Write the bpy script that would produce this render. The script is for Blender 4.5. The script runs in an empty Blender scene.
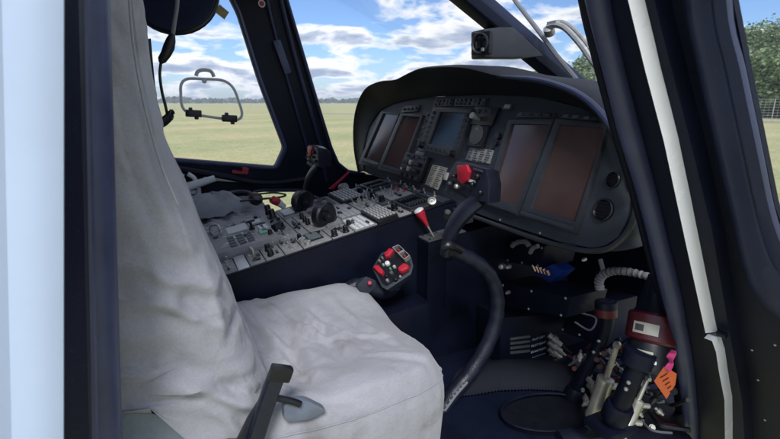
import bpy, bmesh, math, random
from mathutils import Vector as V, Matrix, noise
from mathutils.geometry import tessellate_polygon
random.seed(7)
R = math.radians
sc = bpy.context.scene
COL = sc.collection

# ------------------------------------------------------------------ camera
# cockpit frame: X forward, Y to the far side, Z up; the eye is the origin, the grass is 1.75 m below
F, CX, CY = 460.0, 390.0, 219.5
PITCH = math.atan(117.5 / F)
AZ = math.pi / 2 - math.atan(230 / math.hypot(F, 117.5))
FW = V((math.cos(AZ) * math.cos(PITCH), math.sin(AZ) * math.cos(PITCH), -math.sin(PITCH)))
RT = V((math.sin(AZ), -math.cos(AZ), 0))
UP = RT.cross(FW)
def ray(p): return FW + RT * ((p[0] - CX) / F) + UP * ((CY - p[1]) / F)
def onX(p, v): r = ray(p); return r * (v / r.x)
def onY(p, v): r = ray(p); return r * (v / r.y)
def onZ(p, v): r = ray(p); return r * (v / r.z)
def onN(p, p0, n): r = ray(p); return r * (p0.dot(n) / r.dot(n))
GZ = -1.75
cd = bpy.data.cameras.new('camera'); cam = bpy.data.objects.new('camera', cd); COL.objects.link(cam)
cam.rotation_euler = (math.pi / 2 - PITCH, 0, AZ - math.pi / 2)
cd.sensor_width = 36; cd.lens = 36 * F / 780; cd.clip_start = .02; cd.clip_end = 9000
cd.dof.use_dof = True; cd.dof.focus_distance = 1.45; cd.dof.aperture_fstop = 7.5
sc.camera = cam

# ------------------------------------------------------------------ materials
MATS = {}
def mat(name, col, rough=.5, metal=0, var=0, vs=8, bump=0, bs=60, spec=.5, speck=0, coat=0):
    m = bpy.data.materials.new(name); m.use_nodes = True
    nt = m.node_tree; b = nt.nodes['Principled BSDF']
    b.inputs['Base Color'].default_value = (*col, 1); b.inputs['Roughness'].default_value = rough
    b.inputs['Metallic'].default_value = metal; b.inputs['Specular IOR Level'].default_value = spec
    b.inputs['Coat Weight'].default_value = coat
    tc = nt.nodes.new('ShaderNodeTexCoord')
    if var:
        n = nt.nodes.new('ShaderNodeTexNoise'); n.inputs['Scale'].default_value = vs; n.inputs['Detail'].default_value = 8
        n.inputs['Roughness'].default_value = .65
        nt.links.new(tc.outputs['Object'], n.inputs['Vector'])
        r = nt.nodes.new('ShaderNodeValToRGB')
        r.color_ramp.elements[0].position = .3; r.color_ramp.elements[1].position = .72
        r.color_ramp.elements[0].color = (*[c * (1 - var) for c in col], 1)
        r.color_ramp.elements[1].color = (*[min(1, c * (1 + var)) for c in col], 1)
        nt.links.new(n.outputs['Fac'], r.inputs['Fac']); out = r.outputs['Color']
        if speck:
            w = nt.nodes.new('ShaderNodeTexNoise'); w.inputs['Scale'].default_value = vs * 30; w.inputs['Detail'].default_value = 3
            nt.links.new(tc.outputs['Object'], w.inputs['Vector'])
            q = nt.nodes.new('ShaderNodeValToRGB'); q.color_ramp.elements[0].position = .66; q.color_ramp.elements[1].position = .74
            nt.links.new(w.outputs['Fac'], q.inputs['Fac'])
            mx = nt.nodes.new('ShaderNodeMixRGB'); mx.inputs['Color2'].default_value = (*[min(1, c * 2.2 + speck) for c in col], 1)
            nt.links.new(q.outputs['Color'], mx.inputs['Fac']); nt.links.new(out, mx.inputs['Color1']); out = mx.outputs['Color']
        nt.links.new(out, b.inputs['Base Color'])
        rr = nt.nodes.new('ShaderNodeMapRange'); rr.inputs['To Min'].default_value = max(.05, rough - .14); rr.inputs['To Max'].default_value = min(1, rough + .14)
        nt.links.new(n.outputs['Fac'], rr.inputs['Value']); nt.links.new(rr.outputs['Result'], b.inputs['Roughness'])
    if bump:
        n2 = nt.nodes.new('ShaderNodeTexNoise'); n2.inputs['Scale'].default_value = bs; n2.inputs['Detail'].default_value = 4
        nt.links.new(tc.outputs['Object'], n2.inputs['Vector'])
        bp = nt.nodes.new('ShaderNodeBump'); bp.inputs['Strength'].default_value = bump; bp.inputs['Distance'].default_value = .004
        nt.links.new(n2.outputs['Fac'], bp.inputs['Height']); nt.links.new(bp.outputs['Normal'], b.inputs['Normal'])
    MATS[name] = m
    return m
BLACK = mat('black_trim', (.0042, .007, .021), .5, var=.4, vs=5, bump=.12, bs=300, speck=.008, spec=.22)
CREASED = mat('black_metal', (.003, .005, .015), .45, var=.4, vs=9, bump=.06, bs=120, speck=.01, spec=.25)
HOOD = mat('hood_black', (.0028, .0042, .011), .6, var=.3, vs=6, bump=.2, bs=500, spec=.3)
NAVY = mat('navy_trim', (.021, .029, .07), .42, spec=.35, var=.25, vs=6, bump=.08, bs=250, speck=.01)
SEAL = mat('rubber_seal', (.05, .06, .13), .4, var=.25, vs=14, bump=.1, bs=90)
LEATHER = mat('black_leather', (.009, .012, .025), .38, var=.35, vs=10, bump=.35, bs=260)
KNOB = mat('knob_black', (.006, .007, .012), .38, var=.2, vs=30)
PGREY = mat('panel_grey', (.034, .041, .057), .5, spec=.3, var=.2, vs=14, speck=.02, bump=.05, bs=300)
CGREY = mat('console_grey', (.27, .272, .278), .48, var=.25, vs=16, speck=.1)
CGREY2 = mat('console_grey_dark', (.07, .074, .082), .55, var=.28, vs=18, speck=.05)
KEY = mat('key_grey', (.4, .4, .4), .5, var=.2, vs=60)
LINER = mat('cabin_lining', (.42, .37, .34), .8, var=.1, vs=3)
BEZEL = mat('bezel_grey', (.03, .034, .044), .42, var=.2, vs=20)
SILV = mat('silver_metal', (.5, .49, .43), .32, metal=.65, var=.18, vs=22)
ALU = mat('bare_aluminium', (.5, .5, .48), .4, metal=.7, var=.2, vs=30)
STEEL = mat('steel_rim', (.62, .62, .6), .25, metal=.9, var=.1, vs=20)
WHITE = mat('white_paint', (.84, .86, .89), .28, var=.06, vs=3, coat=.3)
SKIN = mat('sky_shaded_white_paint', (.46, .56, .73), .3, var=.05, vs=3, coat=.3)  # white fuselage skin, with the blue shade from the sky put into its colour
OFFW = mat('white_plastic', (.68, .7, .72), .45, var=.1, vs=14)
PLAC = mat('placard_paper', (.5, .49, .42), .6, var=.12, vs=40)
PLACT = mat('placard_ink', (.12, .12, .1), .6)
GOLD = mat('placard_gold', (.42, .33, .17), .5, var=.3, vs=60)
RED = mat('red_plastic', (.42, .014, .034), .4, var=.2, vs=30)
DRED = mat('dark_red_paint', (.075, .008, .013), .4, var=.3, vs=12, bump=.1)
PINK = mat('pink_ribbon', (.55, .05, .2), .6, var=.3, vs=40)
ORNG = mat('orange_card', (.75, .16, .05), .65, var=.15, vs=30)
GREEN = mat('green_lens', (.1, .4, .2), .4, var=.1)
BLUE = mat('blue_plastic', (.01, .04, .25), .4, var=.3, vs=30)
COPPER = mat('copper_pins', (.5, .32, .22), .35, metal=.8, var=.3, vs=80)
HOSE = mat('grey_sleeve', (.17, .17, .19), .75, var=.25, vs=30, bump=.4, bs=200)
LCDG = mat('grey_lcd', (.16, .2, .2), .3, var=.1)
LCDL = mat('pale_lcd', (.5, .53, .5), .35, var=.1, vs=30)
GLOSSB = mat('black_glass', (.004, .006, .01), .12, var=.1)
CUSH = mat('blue_grey_vinyl', (.22, .27, .33), .45, var=.15, vs=20, bump=.15, bs=120)
CORD = mat('cable_black', (.012, .013, .018), .5, var=.2)
GCORD = mat('cable_grey', (.2, .21, .24), .5, var=.2)
def scr():
    m = mat('screen_off', (.07, .043, .044), .08, var=.16, vs=3, spec=.6)
    nt = m.node_tree; b = nt.nodes['Principled BSDF']
    tc = nt.nodes.new('ShaderNodeTexCoord'); vz = nt.nodes.new('ShaderNodeTexVoronoi'); vz.inputs['Scale'].default_value = 26
    nt.links.new(tc.outputs['Object'], vz.inputs['Vector'])
    r = nt.nodes.new('ShaderNodeValToRGB'); r.color_ramp.elements[0].position = .0; r.color_ramp.elements[0].color = (.3, .25, .24, 1)
    r.color_ramp.elements[1].position = .055; r.color_ramp.elements[1].color = (0, 0, 0, 1)
    nt.links.new(vz.outputs['Distance'], r.inputs['Fac'])
    old = b.inputs['Base Color'].links[0].from_socket
    mx = nt.nodes.new('ShaderNodeMixRGB'); mx.blend_type = 'ADD'; mx.inputs['Fac'].default_value = .35
    nt.links.new(old, mx.inputs['Color1']); nt.links.new(r.outputs['Color'], mx.inputs['Color2']); nt.links.new(mx.outputs['Color'], b.inputs['Base Color'])
    return m
SCREEN = scr()
def fabric():
    m = mat('cover_fabric', (.335, .34, .375), .9, var=.13, vs=5, spec=.15)
    nt = m.node_tree; b = nt.nodes['Principled BSDF']; tc = nt.nodes.new('ShaderNodeTexCoord')
    st = nt.nodes.new('ShaderNodeTexNoise'); st.inputs['Scale'].default_value = 5.5; st.inputs['Detail'].default_value = 6; st.inputs['Distortion'].default_value = .8
    nt.links.new(tc.outputs['Object'], st.inputs['Vector'])
    r = nt.nodes.new('ShaderNodeValToRGB'); r.color_ramp.elements[0].position = .57; r.color_ramp.elements[1].position = .7
    r.color_ramp.elements[0].color = (1, 1, 1, 1); r.color_ramp.elements[1].color = (.7, .68, .66, 1)
    nt.links.new(st.outputs['Fac'], r.inputs['Fac'])
    mx = nt.nodes.new('ShaderNodeMixRGB'); mx.blend_type = 'MULTIPLY'; mx.inputs['Fac'].default_value = 1
    nt.links.new(b.inputs['Base Color'].links[0].from_socket, mx.inputs['Color1']); nt.links.new(r.outputs['Color'], mx.inputs['Color2'])
    fz = nt.nodes.new('ShaderNodeTexNoise'); fz.inputs['Scale'].default_value = 260; fz.inputs['Detail'].default_value = 2
    nt.links.new(tc.outputs['Object'], fz.inputs['Vector'])
    rf = nt.nodes.new('ShaderNodeMapRange'); rf.inputs['To Min'].default_value = .86; rf.inputs['To Max'].default_value = 1.14
    nt.links.new(fz.outputs['Fac'], rf.inputs['Value'])
    m2 = nt.nodes.new('ShaderNodeMixRGB'); m2.blend_type = 'MULTIPLY'; m2.inputs['Fac'].default_value = 1
    nt.links.new(mx.outputs['Color'], m2.inputs['Color1']); nt.links.new(rf.outputs['Result'], m2.inputs['Color2'])
    nt.links.new(m2.outputs['Color'], b.inputs['Base Color'])
    fine = nt.nodes.new('ShaderNodeTexNoise'); fine.inputs['Scale'].default_value = 420; fine.inputs['Detail'].default_value = 2
    mid = nt.nodes.new('ShaderNodeTexNoise'); mid.inputs['Scale'].default_value = 28; mid.inputs['Detail'].default_value = 5; mid.inputs['Distortion'].default_value = 1.2
    for q in (fine, mid): nt.links.new(tc.outputs['Object'], q.inputs['Vector'])
    b1 = nt.nodes.new('ShaderNodeBump'); b1.inputs['Strength'].default_value = .35; b1.inputs['Distance'].default_value = .006
    b2 = nt.nodes.new('ShaderNodeBump'); b2.inputs['Strength'].default_value = .25; b2.inputs['Distance'].default_value = .001
    nt.links.new(mid.outputs['Fac'], b1.inputs['Height']); nt.links.new(fine.outputs['Fac'], b2.inputs['Height'])
    rg_ = nt.nodes.new('ShaderNodeTexNoise'); rg_.noise_type = 'RIDGED_MULTIFRACTAL'; rg_.inputs['Scale'].default_value = 7.5; rg_.inputs['Detail'].default_value = 3; rg_.inputs['Distortion'].default_value = 1.4
    mp_ = nt.nodes.new('ShaderNodeMapping'); mp_.inputs['Rotation'].default_value = (.3, .5, .6); mp_.inputs['Scale'].default_value = (.45, 1.0, 1.5)
    nt.links.new(tc.outputs['Object'], mp_.inputs['Vector']); nt.links.new(mp_.outputs['Vector'], rg_.inputs['Vector'])
    b3 = nt.nodes.new('ShaderNodeBump'); b3.inputs['Strength'].default_value = .5; b3.inputs['Distance'].default_value = .01
    nt.links.new(rg_.outputs['Fac'], b3.inputs['Height']); nt.links.new(b3.outputs['Normal'], b1.inputs['Normal'])
    nt.links.new(b1.outputs['Normal'], b2.inputs['Normal']); nt.links.new(b2.outputs['Normal'], b.inputs['Normal'])
    b.inputs['Sheen Weight'].default_value = .25
    return m
FABRIC = fabric()
def glass():
    m = bpy.data.materials.new('window_glass'); m.use_nodes = True; nt = m.node_tree; nt.nodes.clear()
    o = nt.nodes.new('ShaderNodeOutputMaterial'); t = nt.nodes.new('ShaderNodeBsdfTransparent'); t.inputs['Color'].default_value = (.985, .99, .99, 1)
    g = nt.nodes.new('ShaderNodeBsdfGlossy'); g.inputs['Roughness'].default_value = .03
    f = nt.nodes.new('ShaderNodeFresnel'); f.inputs['IOR'].default_value = 1.35
    k = nt.nodes.new('ShaderNodeMath'); k.operation = 'MULTIPLY'; k.inputs[1].default_value = .1
    mx = nt.nodes.new('ShaderNodeMixShader')
    nt.links.new(f.outputs[0], k.inputs[0]); nt.links.new(k.outputs[0], mx.inputs[0]); nt.links.new(t.outputs[0], mx.inputs[1]); nt.links.new(g.outputs[0], mx.inputs[2])
    nt.links.new(mx.outputs[0], o.inputs[0]); return m
GLASS = glass()

# ------------------------------------------------------------------ mesh building
def catmull(pts, n=6):
    pts = [V(p) for p in pts]; out = []
    for i in range(len(pts) - 1):
        a, b, c, d = pts[max(i - 1, 0)], pts[i], pts[i + 1], pts[min(i + 2, len(pts) - 1)]
        for k in range(n):
            t = k / n
            out.append(.5 * ((2 * b) + (c - a) * t + (2 * a - 5 * b + 4 * c - d) * t * t + (3 * b - a - 3 * c + d) * t ** 3))
    out.append(pts[-1]); return out
def frame(ax):
    ax = V(ax).normalized(); u = ax.cross(V((0, 0, 1)))
    if u.length < .05: u = ax.cross(V((0, 1, 0)))
    u.normalize(); return u, ax.cross(u).normalized(), ax
class MB:
    def __init__(s): s.v = []; s.f = []; s.m = []
    def add(s, vs, fs, m=0):
        o = len(s.v); s.v += [V(p) for p in vs]; s.f += [tuple(i + o for i in f) for f in fs]; s.m += [m] * len(fs); return s
    def box(s, c, d, ax=None, m=0):
        A = ax or (V((1, 0, 0)), V((0, 1, 0)), V((0, 0, 1))); c = V(c)
        vs = [c + A[0] * d[0] * x + A[1] * d[1] * y + A[2] * d[2] * z for x in (-.5, .5) for y in (-.5, .5) for z in (-.5, .5)]
        return s.add(vs, [(0, 1, 3, 2), (4, 6, 7, 5), (0, 4, 5, 1), (2, 3, 7, 6), (0, 2, 6, 4), (1, 5, 7, 3)], m)
    def prism(s, pts, vec, m=0):
        pts = [V(p) for p in pts]; n = len(pts); vec = V(vec)
        return s.add(pts + [p + vec for p in pts], [tuple(range(n)), tuple(range(2 * n - 1, n - 1, -1))] + [(i, (i + 1) % n, (i + 1) % n + n, i + n) for i in range(n)], m)
    def taper(s, pts, vec, k, m=0):
        pts = [V(p) for p in pts]; c = sum(pts, V()) / len(pts); n = len(pts); vec = V(vec)
        return s.add(pts + [c + (p - c) * k + vec for p in pts], [tuple(range(n)), tuple(range(2 * n - 1, n - 1, -1))] + [(i, (i + 1) % n, (i + 1) % n + n, i + n) for i in range(n)], m)
    def tube(s, pts, r, n=10, m=0, closed=False, sq=1.0):
        pts = [V(p) for p in pts]; N = len(pts); vs = []; fs = []; pu = None
        for i, p in enumerate(pts):
            t = (pts[(i + 1) % N] - pts[i - 1]) if closed else (pts[min(i + 1, N - 1)] - pts[max(i - 1, 0)])
            u, w, t = frame(t)
            if pu is not None:
                u = (pu - t * pu.dot(t)); u = u.normalized() if u.length > 1e-6 else frame(t)[0]; w = t.cross(u)
            pu = u; rr = r[i] if isinstance(r, (list, tuple)) else r
            vs += [p + (u * math.cos(2 * math.pi * k / n) + w * math.sin(2 * math.pi * k / n) * sq) * rr for k in range(n)]
        for i in range(N if closed else N - 1):
            j = (i + 1) % N
            fs += [(i * n + k, i * n + (k + 1) % n, j * n + (k + 1) % n, j * n + k) for k in range(n)]
        if not closed: fs += [tuple(range(n - 1, -1, -1)), tuple((N - 1) * n + k for k in range(n))]
        return s.add(vs, fs, m)
    def lathe(s, prof, o, ax, n=20, m=0, knurl=0):
        u, w, a = frame(ax); vs = []; o = V(o)
        for h, r in prof:
            for k in range(n):
                q = r * (1 + (knurl if k % 2 else 0)); vs.append(o + a * h + (u * math.cos(2 * math.pi * k / n) + w * math.sin(2 * math.pi * k / n)) * q)
        P = len(prof); fs = [(i * n + k, i * n + (k + 1) % n, (i + 1) * n + (k + 1) % n, (i + 1) * n + k) for i in range(P - 1) for k in range(n)]
        fs += [tuple(range(n - 1, -1, -1)), tuple((P - 1) * n + k for k in range(n))]
        return s.add(vs, fs, m)
    def sheet(s, g, m=0, off=None, closed=False):
        a = len(g); b = len(g[0]); vs = [p for row in g for p in row]
        J = b if closed else b - 1
        fs = [(i * b + j, i * b + (j + 1) % b, (i + 1) * b + (j + 1) % b, (i + 1) * b + j) for i in range(a - 1) for j in range(J)]
        s.add(vs, fs, m)
        if off is not None:
            s.add([V(p) + V(off) for p in vs], fs, m)
            rim = [(0, j) for j in range(b)] + [(i, b - 1) for i in range(1, a)] + [(a - 1, j) for j in range(b - 2, -1, -1)] + [(i, 0) for i in range(a - 2, 0, -1)]
            rp = [V(vs[i * b + j]) for i, j in rim]; n = len(rp)
            s.add(rp + [p + V(off) for p in rp], [(i, (i + 1) % n, (i + 1) % n + n, i + n) for i in range(n)], m)
        return s
    def plate(s, outer, holes, vec, m=0):
        loops = [[V(p) for p in outer]] + [[V(p) for p in h] for h in holes]; vec = V(vec)
        flat = [p for l in loops for p in l]; tri = tessellate_polygon(loops); n = len(flat)
        s.add(flat + [p + vec for p in flat], [tuple(t) for t in tri] + [tuple(i + n for i in reversed(t)) for t in tri], m)
        for l in loops:
            k = len(l); s.add(l + [p + vec for p in l], [(i, (i + 1) % k, (i + 1) % k + k, i + k) for i in range(k)], m)
        return s
    def dome(s, p, nrm, r, m=0, n=6):
        return s.lathe([(0, r), (r * .45, r * .8), (r * .7, r * .3)], p, nrm, n, m)
    def text(s, txt, o, right, up, h, m=0, th=.0006):
        cu = bpy.data.curves.new('t', 'FONT'); cu.body = txt; cu.size = 1; cu.align_x = 'CENTER'; cu.align_y = 'CENTER'
        ob = bpy.data.objects.new('t', cu); COL.objects.link(ob); dg = bpy.context.evaluated_depsgraph_get(); me = bpy.data.meshes.new_from_object(ob.evaluated_get(dg))
        right = V(right).normalized(); up = V(up).normalized(); nn = right.cross(up); o = V(o)
        s.add([o + right * v.co.x * h + up * v.co.y * h + nn * th for v in me.vertices], [tuple(p.vertices) for p in me.polygons], m)
        bpy.data.objects.remove(ob); bpy.data.curves.remove(cu); bpy.data.meshes.remove(me); return s
    def build(s, name, mats, parent=None, bevel=0, seg=2, ang=35, weld=True, sub=0, normals=True):
        root = parent
        while root is not None and root.parent: root = root.parent
        o3 = root.location.copy() if root is not None else V()
        me = bpy.data.meshes.new(name); bm = bmesh.new()
        vs = [bm.verts.new(p - o3) for p in s.v]
        for f, m in zip(s.f, s.m):
            try: q = bm.faces.new([vs[i] for i in f]); q.material_index = m; q.smooth = True
            except ValueError: pass
        if weld: bmesh.ops.remove_doubles(bm, verts=bm.verts, dist=1e-5)
        if normals: bmesh.ops.recalc_face_normals(bm, faces=bm.faces)
        if bevel:
            es = [e for e in bm.edges if len(e.link_faces) == 2 and e.calc_face_angle(0) > R(30)]
            bmesh.ops.bevel(bm, geom=es, offset=bevel, segments=seg, profile=.6, affect='EDGES', clamp_overlap=True)
            for q in bm.faces: q.smooth = True
        bm.to_mesh(me); bm.free()
        me.set_sharp_from_angle(angle=R(ang))
        for m in (mats if isinstance(mats, (list, tuple)) else [mats]): me.materials.append(m)
        ob = bpy.data.objects.new(name, me); COL.objects.link(ob)
        if parent is not None: ob.parent = parent
        if sub: md = ob.modifiers.new('s', 'SUBSURF'); md.levels = sub; md.render_levels = sub
        return ob
def tag(o, label=None, cat=None, group=None, kind=None):
    if label: o['label'] = label
    if cat: o['category'] = cat
    if group: o['group'] = group
    if kind: o['kind'] = kind
    return o
def thing(name, loc, label, cat, group=None):
    o = bpy.data.objects.new(name, None); COL.objects.link(o); o.location = loc; o.empty_display_size = .1
    return tag(o, label, cat, group)
def quad_ngon(px, fn): return [fn(p) for p in px]
def rrect(pts, k=.2, n=4):
    """round the corners of a closed polygon"""
    out = []; N = len(pts)
    for i in range(N):
        a, b, c = V(pts[i - 1]), V(pts[i]), V(pts[(i + 1) % N])
        d = min((a - b).length, (c - b).length) * k
        p, q = b + (a - b).normalized() * d, b + (c - b).normalized() * d
        for j in range(n + 1):
            t = j / n; out.append(p * (1 - t) ** 2 + b * 2 * t * (1 - t) + q * t * t)
    return out
def bil(q, a, b):
    """point in a quad TL,TR,BR,BL at a (0..1 right) b (0..1 down)"""
    return (q[0] * (1 - a) + q[1] * a) * (1 - b) + (q[3] * (1 - a) + q[2] * a) * b
def subq(q, a0, a1, b0, b1): return [bil(q, a0, b0), bil(q, a1, b0), bil(q, a1, b1), bil(q, a0, b1)]

# ------------------------------------------------------------------ world and sun
SUN_EL, SUN_AZ = R(48), R(247)      # azimuth from +X towards +Y
w = bpy.data.worlds.new('World'); sc.world = w; w.use_nodes = True
nt = w.node_tree; nt.nodes.clear()
N_ = nt.nodes.new; L_ = nt.links.new
out = N_('ShaderNodeOutputWorld'); bg = N_('ShaderNodeBackground'); bg.inputs['Strength'].default_value = .1
sky = N_('ShaderNodeTexSky'); sky.sky_type = 'NISHITA'; sky.sun_disc = False; sky.sun_elevation = SUN_EL
sky.sun_rotation = math.pi / 2 - SUN_AZ; sky.altitude = 200; sky.air_density = 1.0; sky.dust_density = .6; sky.ozone_density = 2.5
tc = N_('ShaderNodeTexCoord'); sp = N_('ShaderNodeSeparateXYZ'); L_(tc.outputs['Generated'], sp.inputs[0])
def math_(op, a, b=None, clamp=False):
    n = N_('ShaderNodeMath'); n.operation = op; n.use_clamp = clamp
    for i, x in enumerate((a, b)):
        if x is None: continue
        if isinstance(x, (int, float)): n.inputs[i].default_value = x
        else: L_(x, n.inputs[i])
    return n.outputs[0]
zz = math_('ADD', math_('MAXIMUM', sp.outputs['Z'], 0.0), .24)
cu = math_('DIVIDE', sp.outputs['X'], zz); cv = math_('DIVIDE', sp.outputs['Y'], zz)
def cloud(off, scale=2.5, lift=0.0):
    cb = N_('ShaderNodeCombineXYZ'); L_(math_('ADD', cu, off[0]), cb.inputs[0]); L_(math_('ADD', cv, off[1]), cb.inputs[1]); cb.inputs[2].default_value = 3.7
    n = N_('ShaderNodeTexNoise'); n.inputs['Scale'].default_value = scale; n.inputs['Detail'].default_value = 9; n.inputs['Roughness'].default_value = .53; n.inputs['Distortion'].default_value = .25
    L_(cb.outputs[0], n.inputs['Vector']); return n.outputs['Fac']
d0 = cloud((2.3, 0.6)); 
d1 = cloud((2.3 + .07, 0.6 + .15))     # the same field a step further off: gives thickness, so grey bases
def ramp(fac, stops):
    r = N_('ShaderNodeValToRGB'); L_(fac, r.inputs['Fac']); e = r.color_ramp.elements
    while len(e) < len(stops): e.new(.5)
    for x, (p, c) in zip(e, stops): x.position = p; x.color = c if len(c) == 4 else (*c, 1)
    return r.outputs['Color']
mask = ramp(d0, [(.44, (0, 0, 0)), (.51, (1, 1, 1))])
thick = math_('ADD', math_('MULTIPLY', math_('SUBTRACT', d0, .47), 3.2), math_('MULTIPLY', math_('SUBTRACT', d1, d0), -3.0))
shade = ramp(thick, [(0.0, (8.6, 8.7, 9.0)), (.3, (7.6, 7.8, 8.3)), (.58, (4.7, 5.3, 6.6)), (1.0, (3.0, 3.7, 5.1))])
mix = N_('ShaderNodeMixRGB'); L_(mask, mix.inputs['Fac']); tint = N_('ShaderNodeMixRGB'); tint.blend_type = 'MULTIPLY'; tint.inputs['Fac'].default_value = 1; tint.inputs['Color2'].default_value = (.7, .84, 1.1, 1); L_(sky.outputs[0], tint.inputs['Color1']); L_(tint.outputs[0], mix.inputs['Color1']); L_(shade, mix.inputs['Color2'])
L_(mix.outputs[0], bg.inputs['Color']); L_(bg.outputs[0], out.inputs['Surface'])
sd = bpy.data.lights.new('sun', 'SUN'); sd.energy = 2.3; sd.angle = R(16); sd.color = (1, .97, .93)
so = bpy.data.objects.new('sun', sd); COL.objects.link(so); so.location = (0, -20, 30)
sdir = V((math.cos(SUN_EL) * math.cos(SUN_AZ), math.cos(SUN_EL) * math.sin(SUN_AZ), math.sin(SUN_EL)))
so.rotation_euler = sdir.to_track_quat('Z', 'Y').to_euler()
sc.view_settings.view_transform = 'Standard'; sc.view_settings.look = 'None'; sc.view_settings.gamma = 1; sc.view_settings.use_curve_mapping = False
sc.view_settings.exposure = .45

# ------------------------------------------------------------------ setting: field, grass, road, woods
def grass_mat():
    m = mat('grass_field', (.2, .19, .075), .9, var=.01, spec=.1)
    nt = m.node_tree; b = nt.nodes['Principled BSDF']; tc = nt.nodes.new('ShaderNodeTexCoord')
    def nz(s, d):
        n = nt.nodes.new('ShaderNodeTexNoise'); n.inputs['Scale'].default_value = s; n.inputs['Detail'].default_value = d; n.inputs['Roughness'].default_value = .7
        nt.links.new(tc.outputs['Object'], n.inputs['Vector']); return n.outputs['Fac']
    a, c, e = nz(.04, 6), nz(1.1, 8), nz(9, 6)
    def rp(f, c0, c1, p0=.35, p1=.65):
        r = nt.nodes.new('ShaderNodeValToRGB'); r.color_ramp.elements[0].position = p0; r.color_ramp.elements[1].position = p1
        r.color_ramp.elements[0].color = (*c0, 1); r.color_ramp.elements[1].color = (*c1, 1); nt.links.new(f, r.inputs['Fac']); return r.outputs['Color']
    def mul(x, y):
        k = nt.nodes.new('ShaderNodeMixRGB'); k.blend_type = 'MULTIPLY'; k.inputs['Fac'].default_value = 1
        nt.links.new(x, k.inputs['Color1']); nt.links.new(y, k.inputs['Color2']); return k.outputs['Color']
    col = mul(mul(rp(a, (.45, .445, .285), (.52, .49, .345)), rp(c, (.84, .9, .8), (1.06, 1.03, 1))), rp(e, (.7, .72, .66), (1.15, 1.12, 1.12)))
    wv = nt.nodes.new('ShaderNodeTexWave'); wv.inputs['Scale'].default_value = .035; wv.inputs['Distortion'].default_value = 2.5; wv.inputs['Detail'].default_value = 2
    rt_ = nt.nodes.new('ShaderNodeMapping'); rt_.inputs['Rotation'].default_value = (0, 0, 1.2); nt.links.new(tc.outputs['Object'], rt_.inputs['Vector']); nt.links.new(rt_.outputs['Vector'], wv.inputs['Vector'])
    col = mul(col, rp(wv.outputs['Fac'], (.9, .93, .86), (1.06, 1.02, .98), .2, .8)); col = mul(col, rp(nz(.22, 5), (.9, .95, .85), (1.08, 1.02, 1.0), .4, .62))
    bp = nt.nodes.new('ShaderNodeBump'); bp.inputs['Strength'].default_value = .6; bp.inputs['Distance'].default_value = .05; nt.links.new(nz(14, 5), bp.inputs['Height']); nt.links.new(bp.outputs['Normal'], b.inputs['Normal'])
    nt.links.new(col, b.inputs['Base Color']); return m
GRASS = grass_mat()
g = MB(); n = 64
g.add([(0, 0, GZ)] + [(6000 * math.cos(2 * math.pi * k / n), 6000 * math.sin(2 * math.pi * k / n), GZ) for k in range(n)], [(0, k + 1, (k + 1) % n + 1) for k in range(n)])
tag(g.build('field', GRASS), kind='structure')
DIRT = mat('dry_track', (.3, .27, .21), .9, var=.25, vs=.6)
def gp(p): return onZ(p, GZ)
rd = MB(); a0 = R(8); 
fd = V((math.cos(R(-62)), math.sin(R(-62)), 0)); fc = V((52 * math.cos(R(25)), 52 * math.sin(R(25)), GZ))
nn = V((-fd.y, fd.x, 0))
rd.add([fc - fd * 60 - nn * -4 + V((0, 0, .004)), fc + fd * 60 + nn * 4 + V((0, 0, .004)), fc + fd * 60 + nn * -1 + V((0, 0, .004)), fc - fd * 60 + nn * -1 + V((0, 0, .004))], [(0, 1, 2, 3)])
tag(rd.build('track', DIRT), kind='structure')
LEAF = [mat('leaf_dark', (.09, .15, .065), .7, var=.4, vs=.6), mat('leaf_mid', (.16, .23, .1), .7, var=.4, vs=.6), mat('leaf_light', (.24, .3, .15), .7, var=.4, vs=.6)]
BARK = mat('bark', (.12, .1, .08), .9, var=.4, vs=4, bump=.5, bs=20)
FAR = mat('far_wood_leaves', (.085, .11, .08), .9, var=.4, vs=.05)
fw = MB()
for i in range(1500):
    azm = R(random.uniform(40, 128)); d = random.uniform(620, 780)
    hh = 5.5 + 3.5 * noise.noise(V((azm * 14, 0, 0))) + 3 * noise.noise(V((azm * 60, 5, 0)))
    c = V((d * math.cos(azm), d * math.sin(azm), GZ)); 
    for k in range(9):
        r = random.uniform(.9, 2.2); q = c + V((random.uniform(-4, 4), random.uniform(-4, 4), random.uniform(.3, max(2, hh))))
        u = V((random.gauss(0, 1), random.gauss(0, 1), random.gauss(0, 1))).normalized(); a, b, _ = frame(u)
        fw.add([q + a * r, q + b * r * .8, q - a * r * .9, q - b * r], [(0, 1, 2, 3)])
tag(fw.build('wood', FAR, weld=False, normals=False), kind='stuff', label='far-off tree belt along the horizon')
HZ = bpy.data.materials.new('haze'); HZ.use_nodes = True; hn = HZ.node_tree; hn.nodes.clear()
ho_ = hn.nodes.new('ShaderNodeOutputMaterial'); hv = hn.nodes.new('ShaderNodeVolumePrincipled'); hv.inputs['Color'].default_value = (.8, .88, 1, 1); hv.inputs['Density'].default_value = .0007; hn.links.new(hv.outputs[0], ho_.inputs['Volume'])
tag(MB().box((0, 0, GZ + 9), (1900, 1900, 20)).build('haze', HZ), kind='stuff', label='thin pale haze over the airfield')
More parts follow.
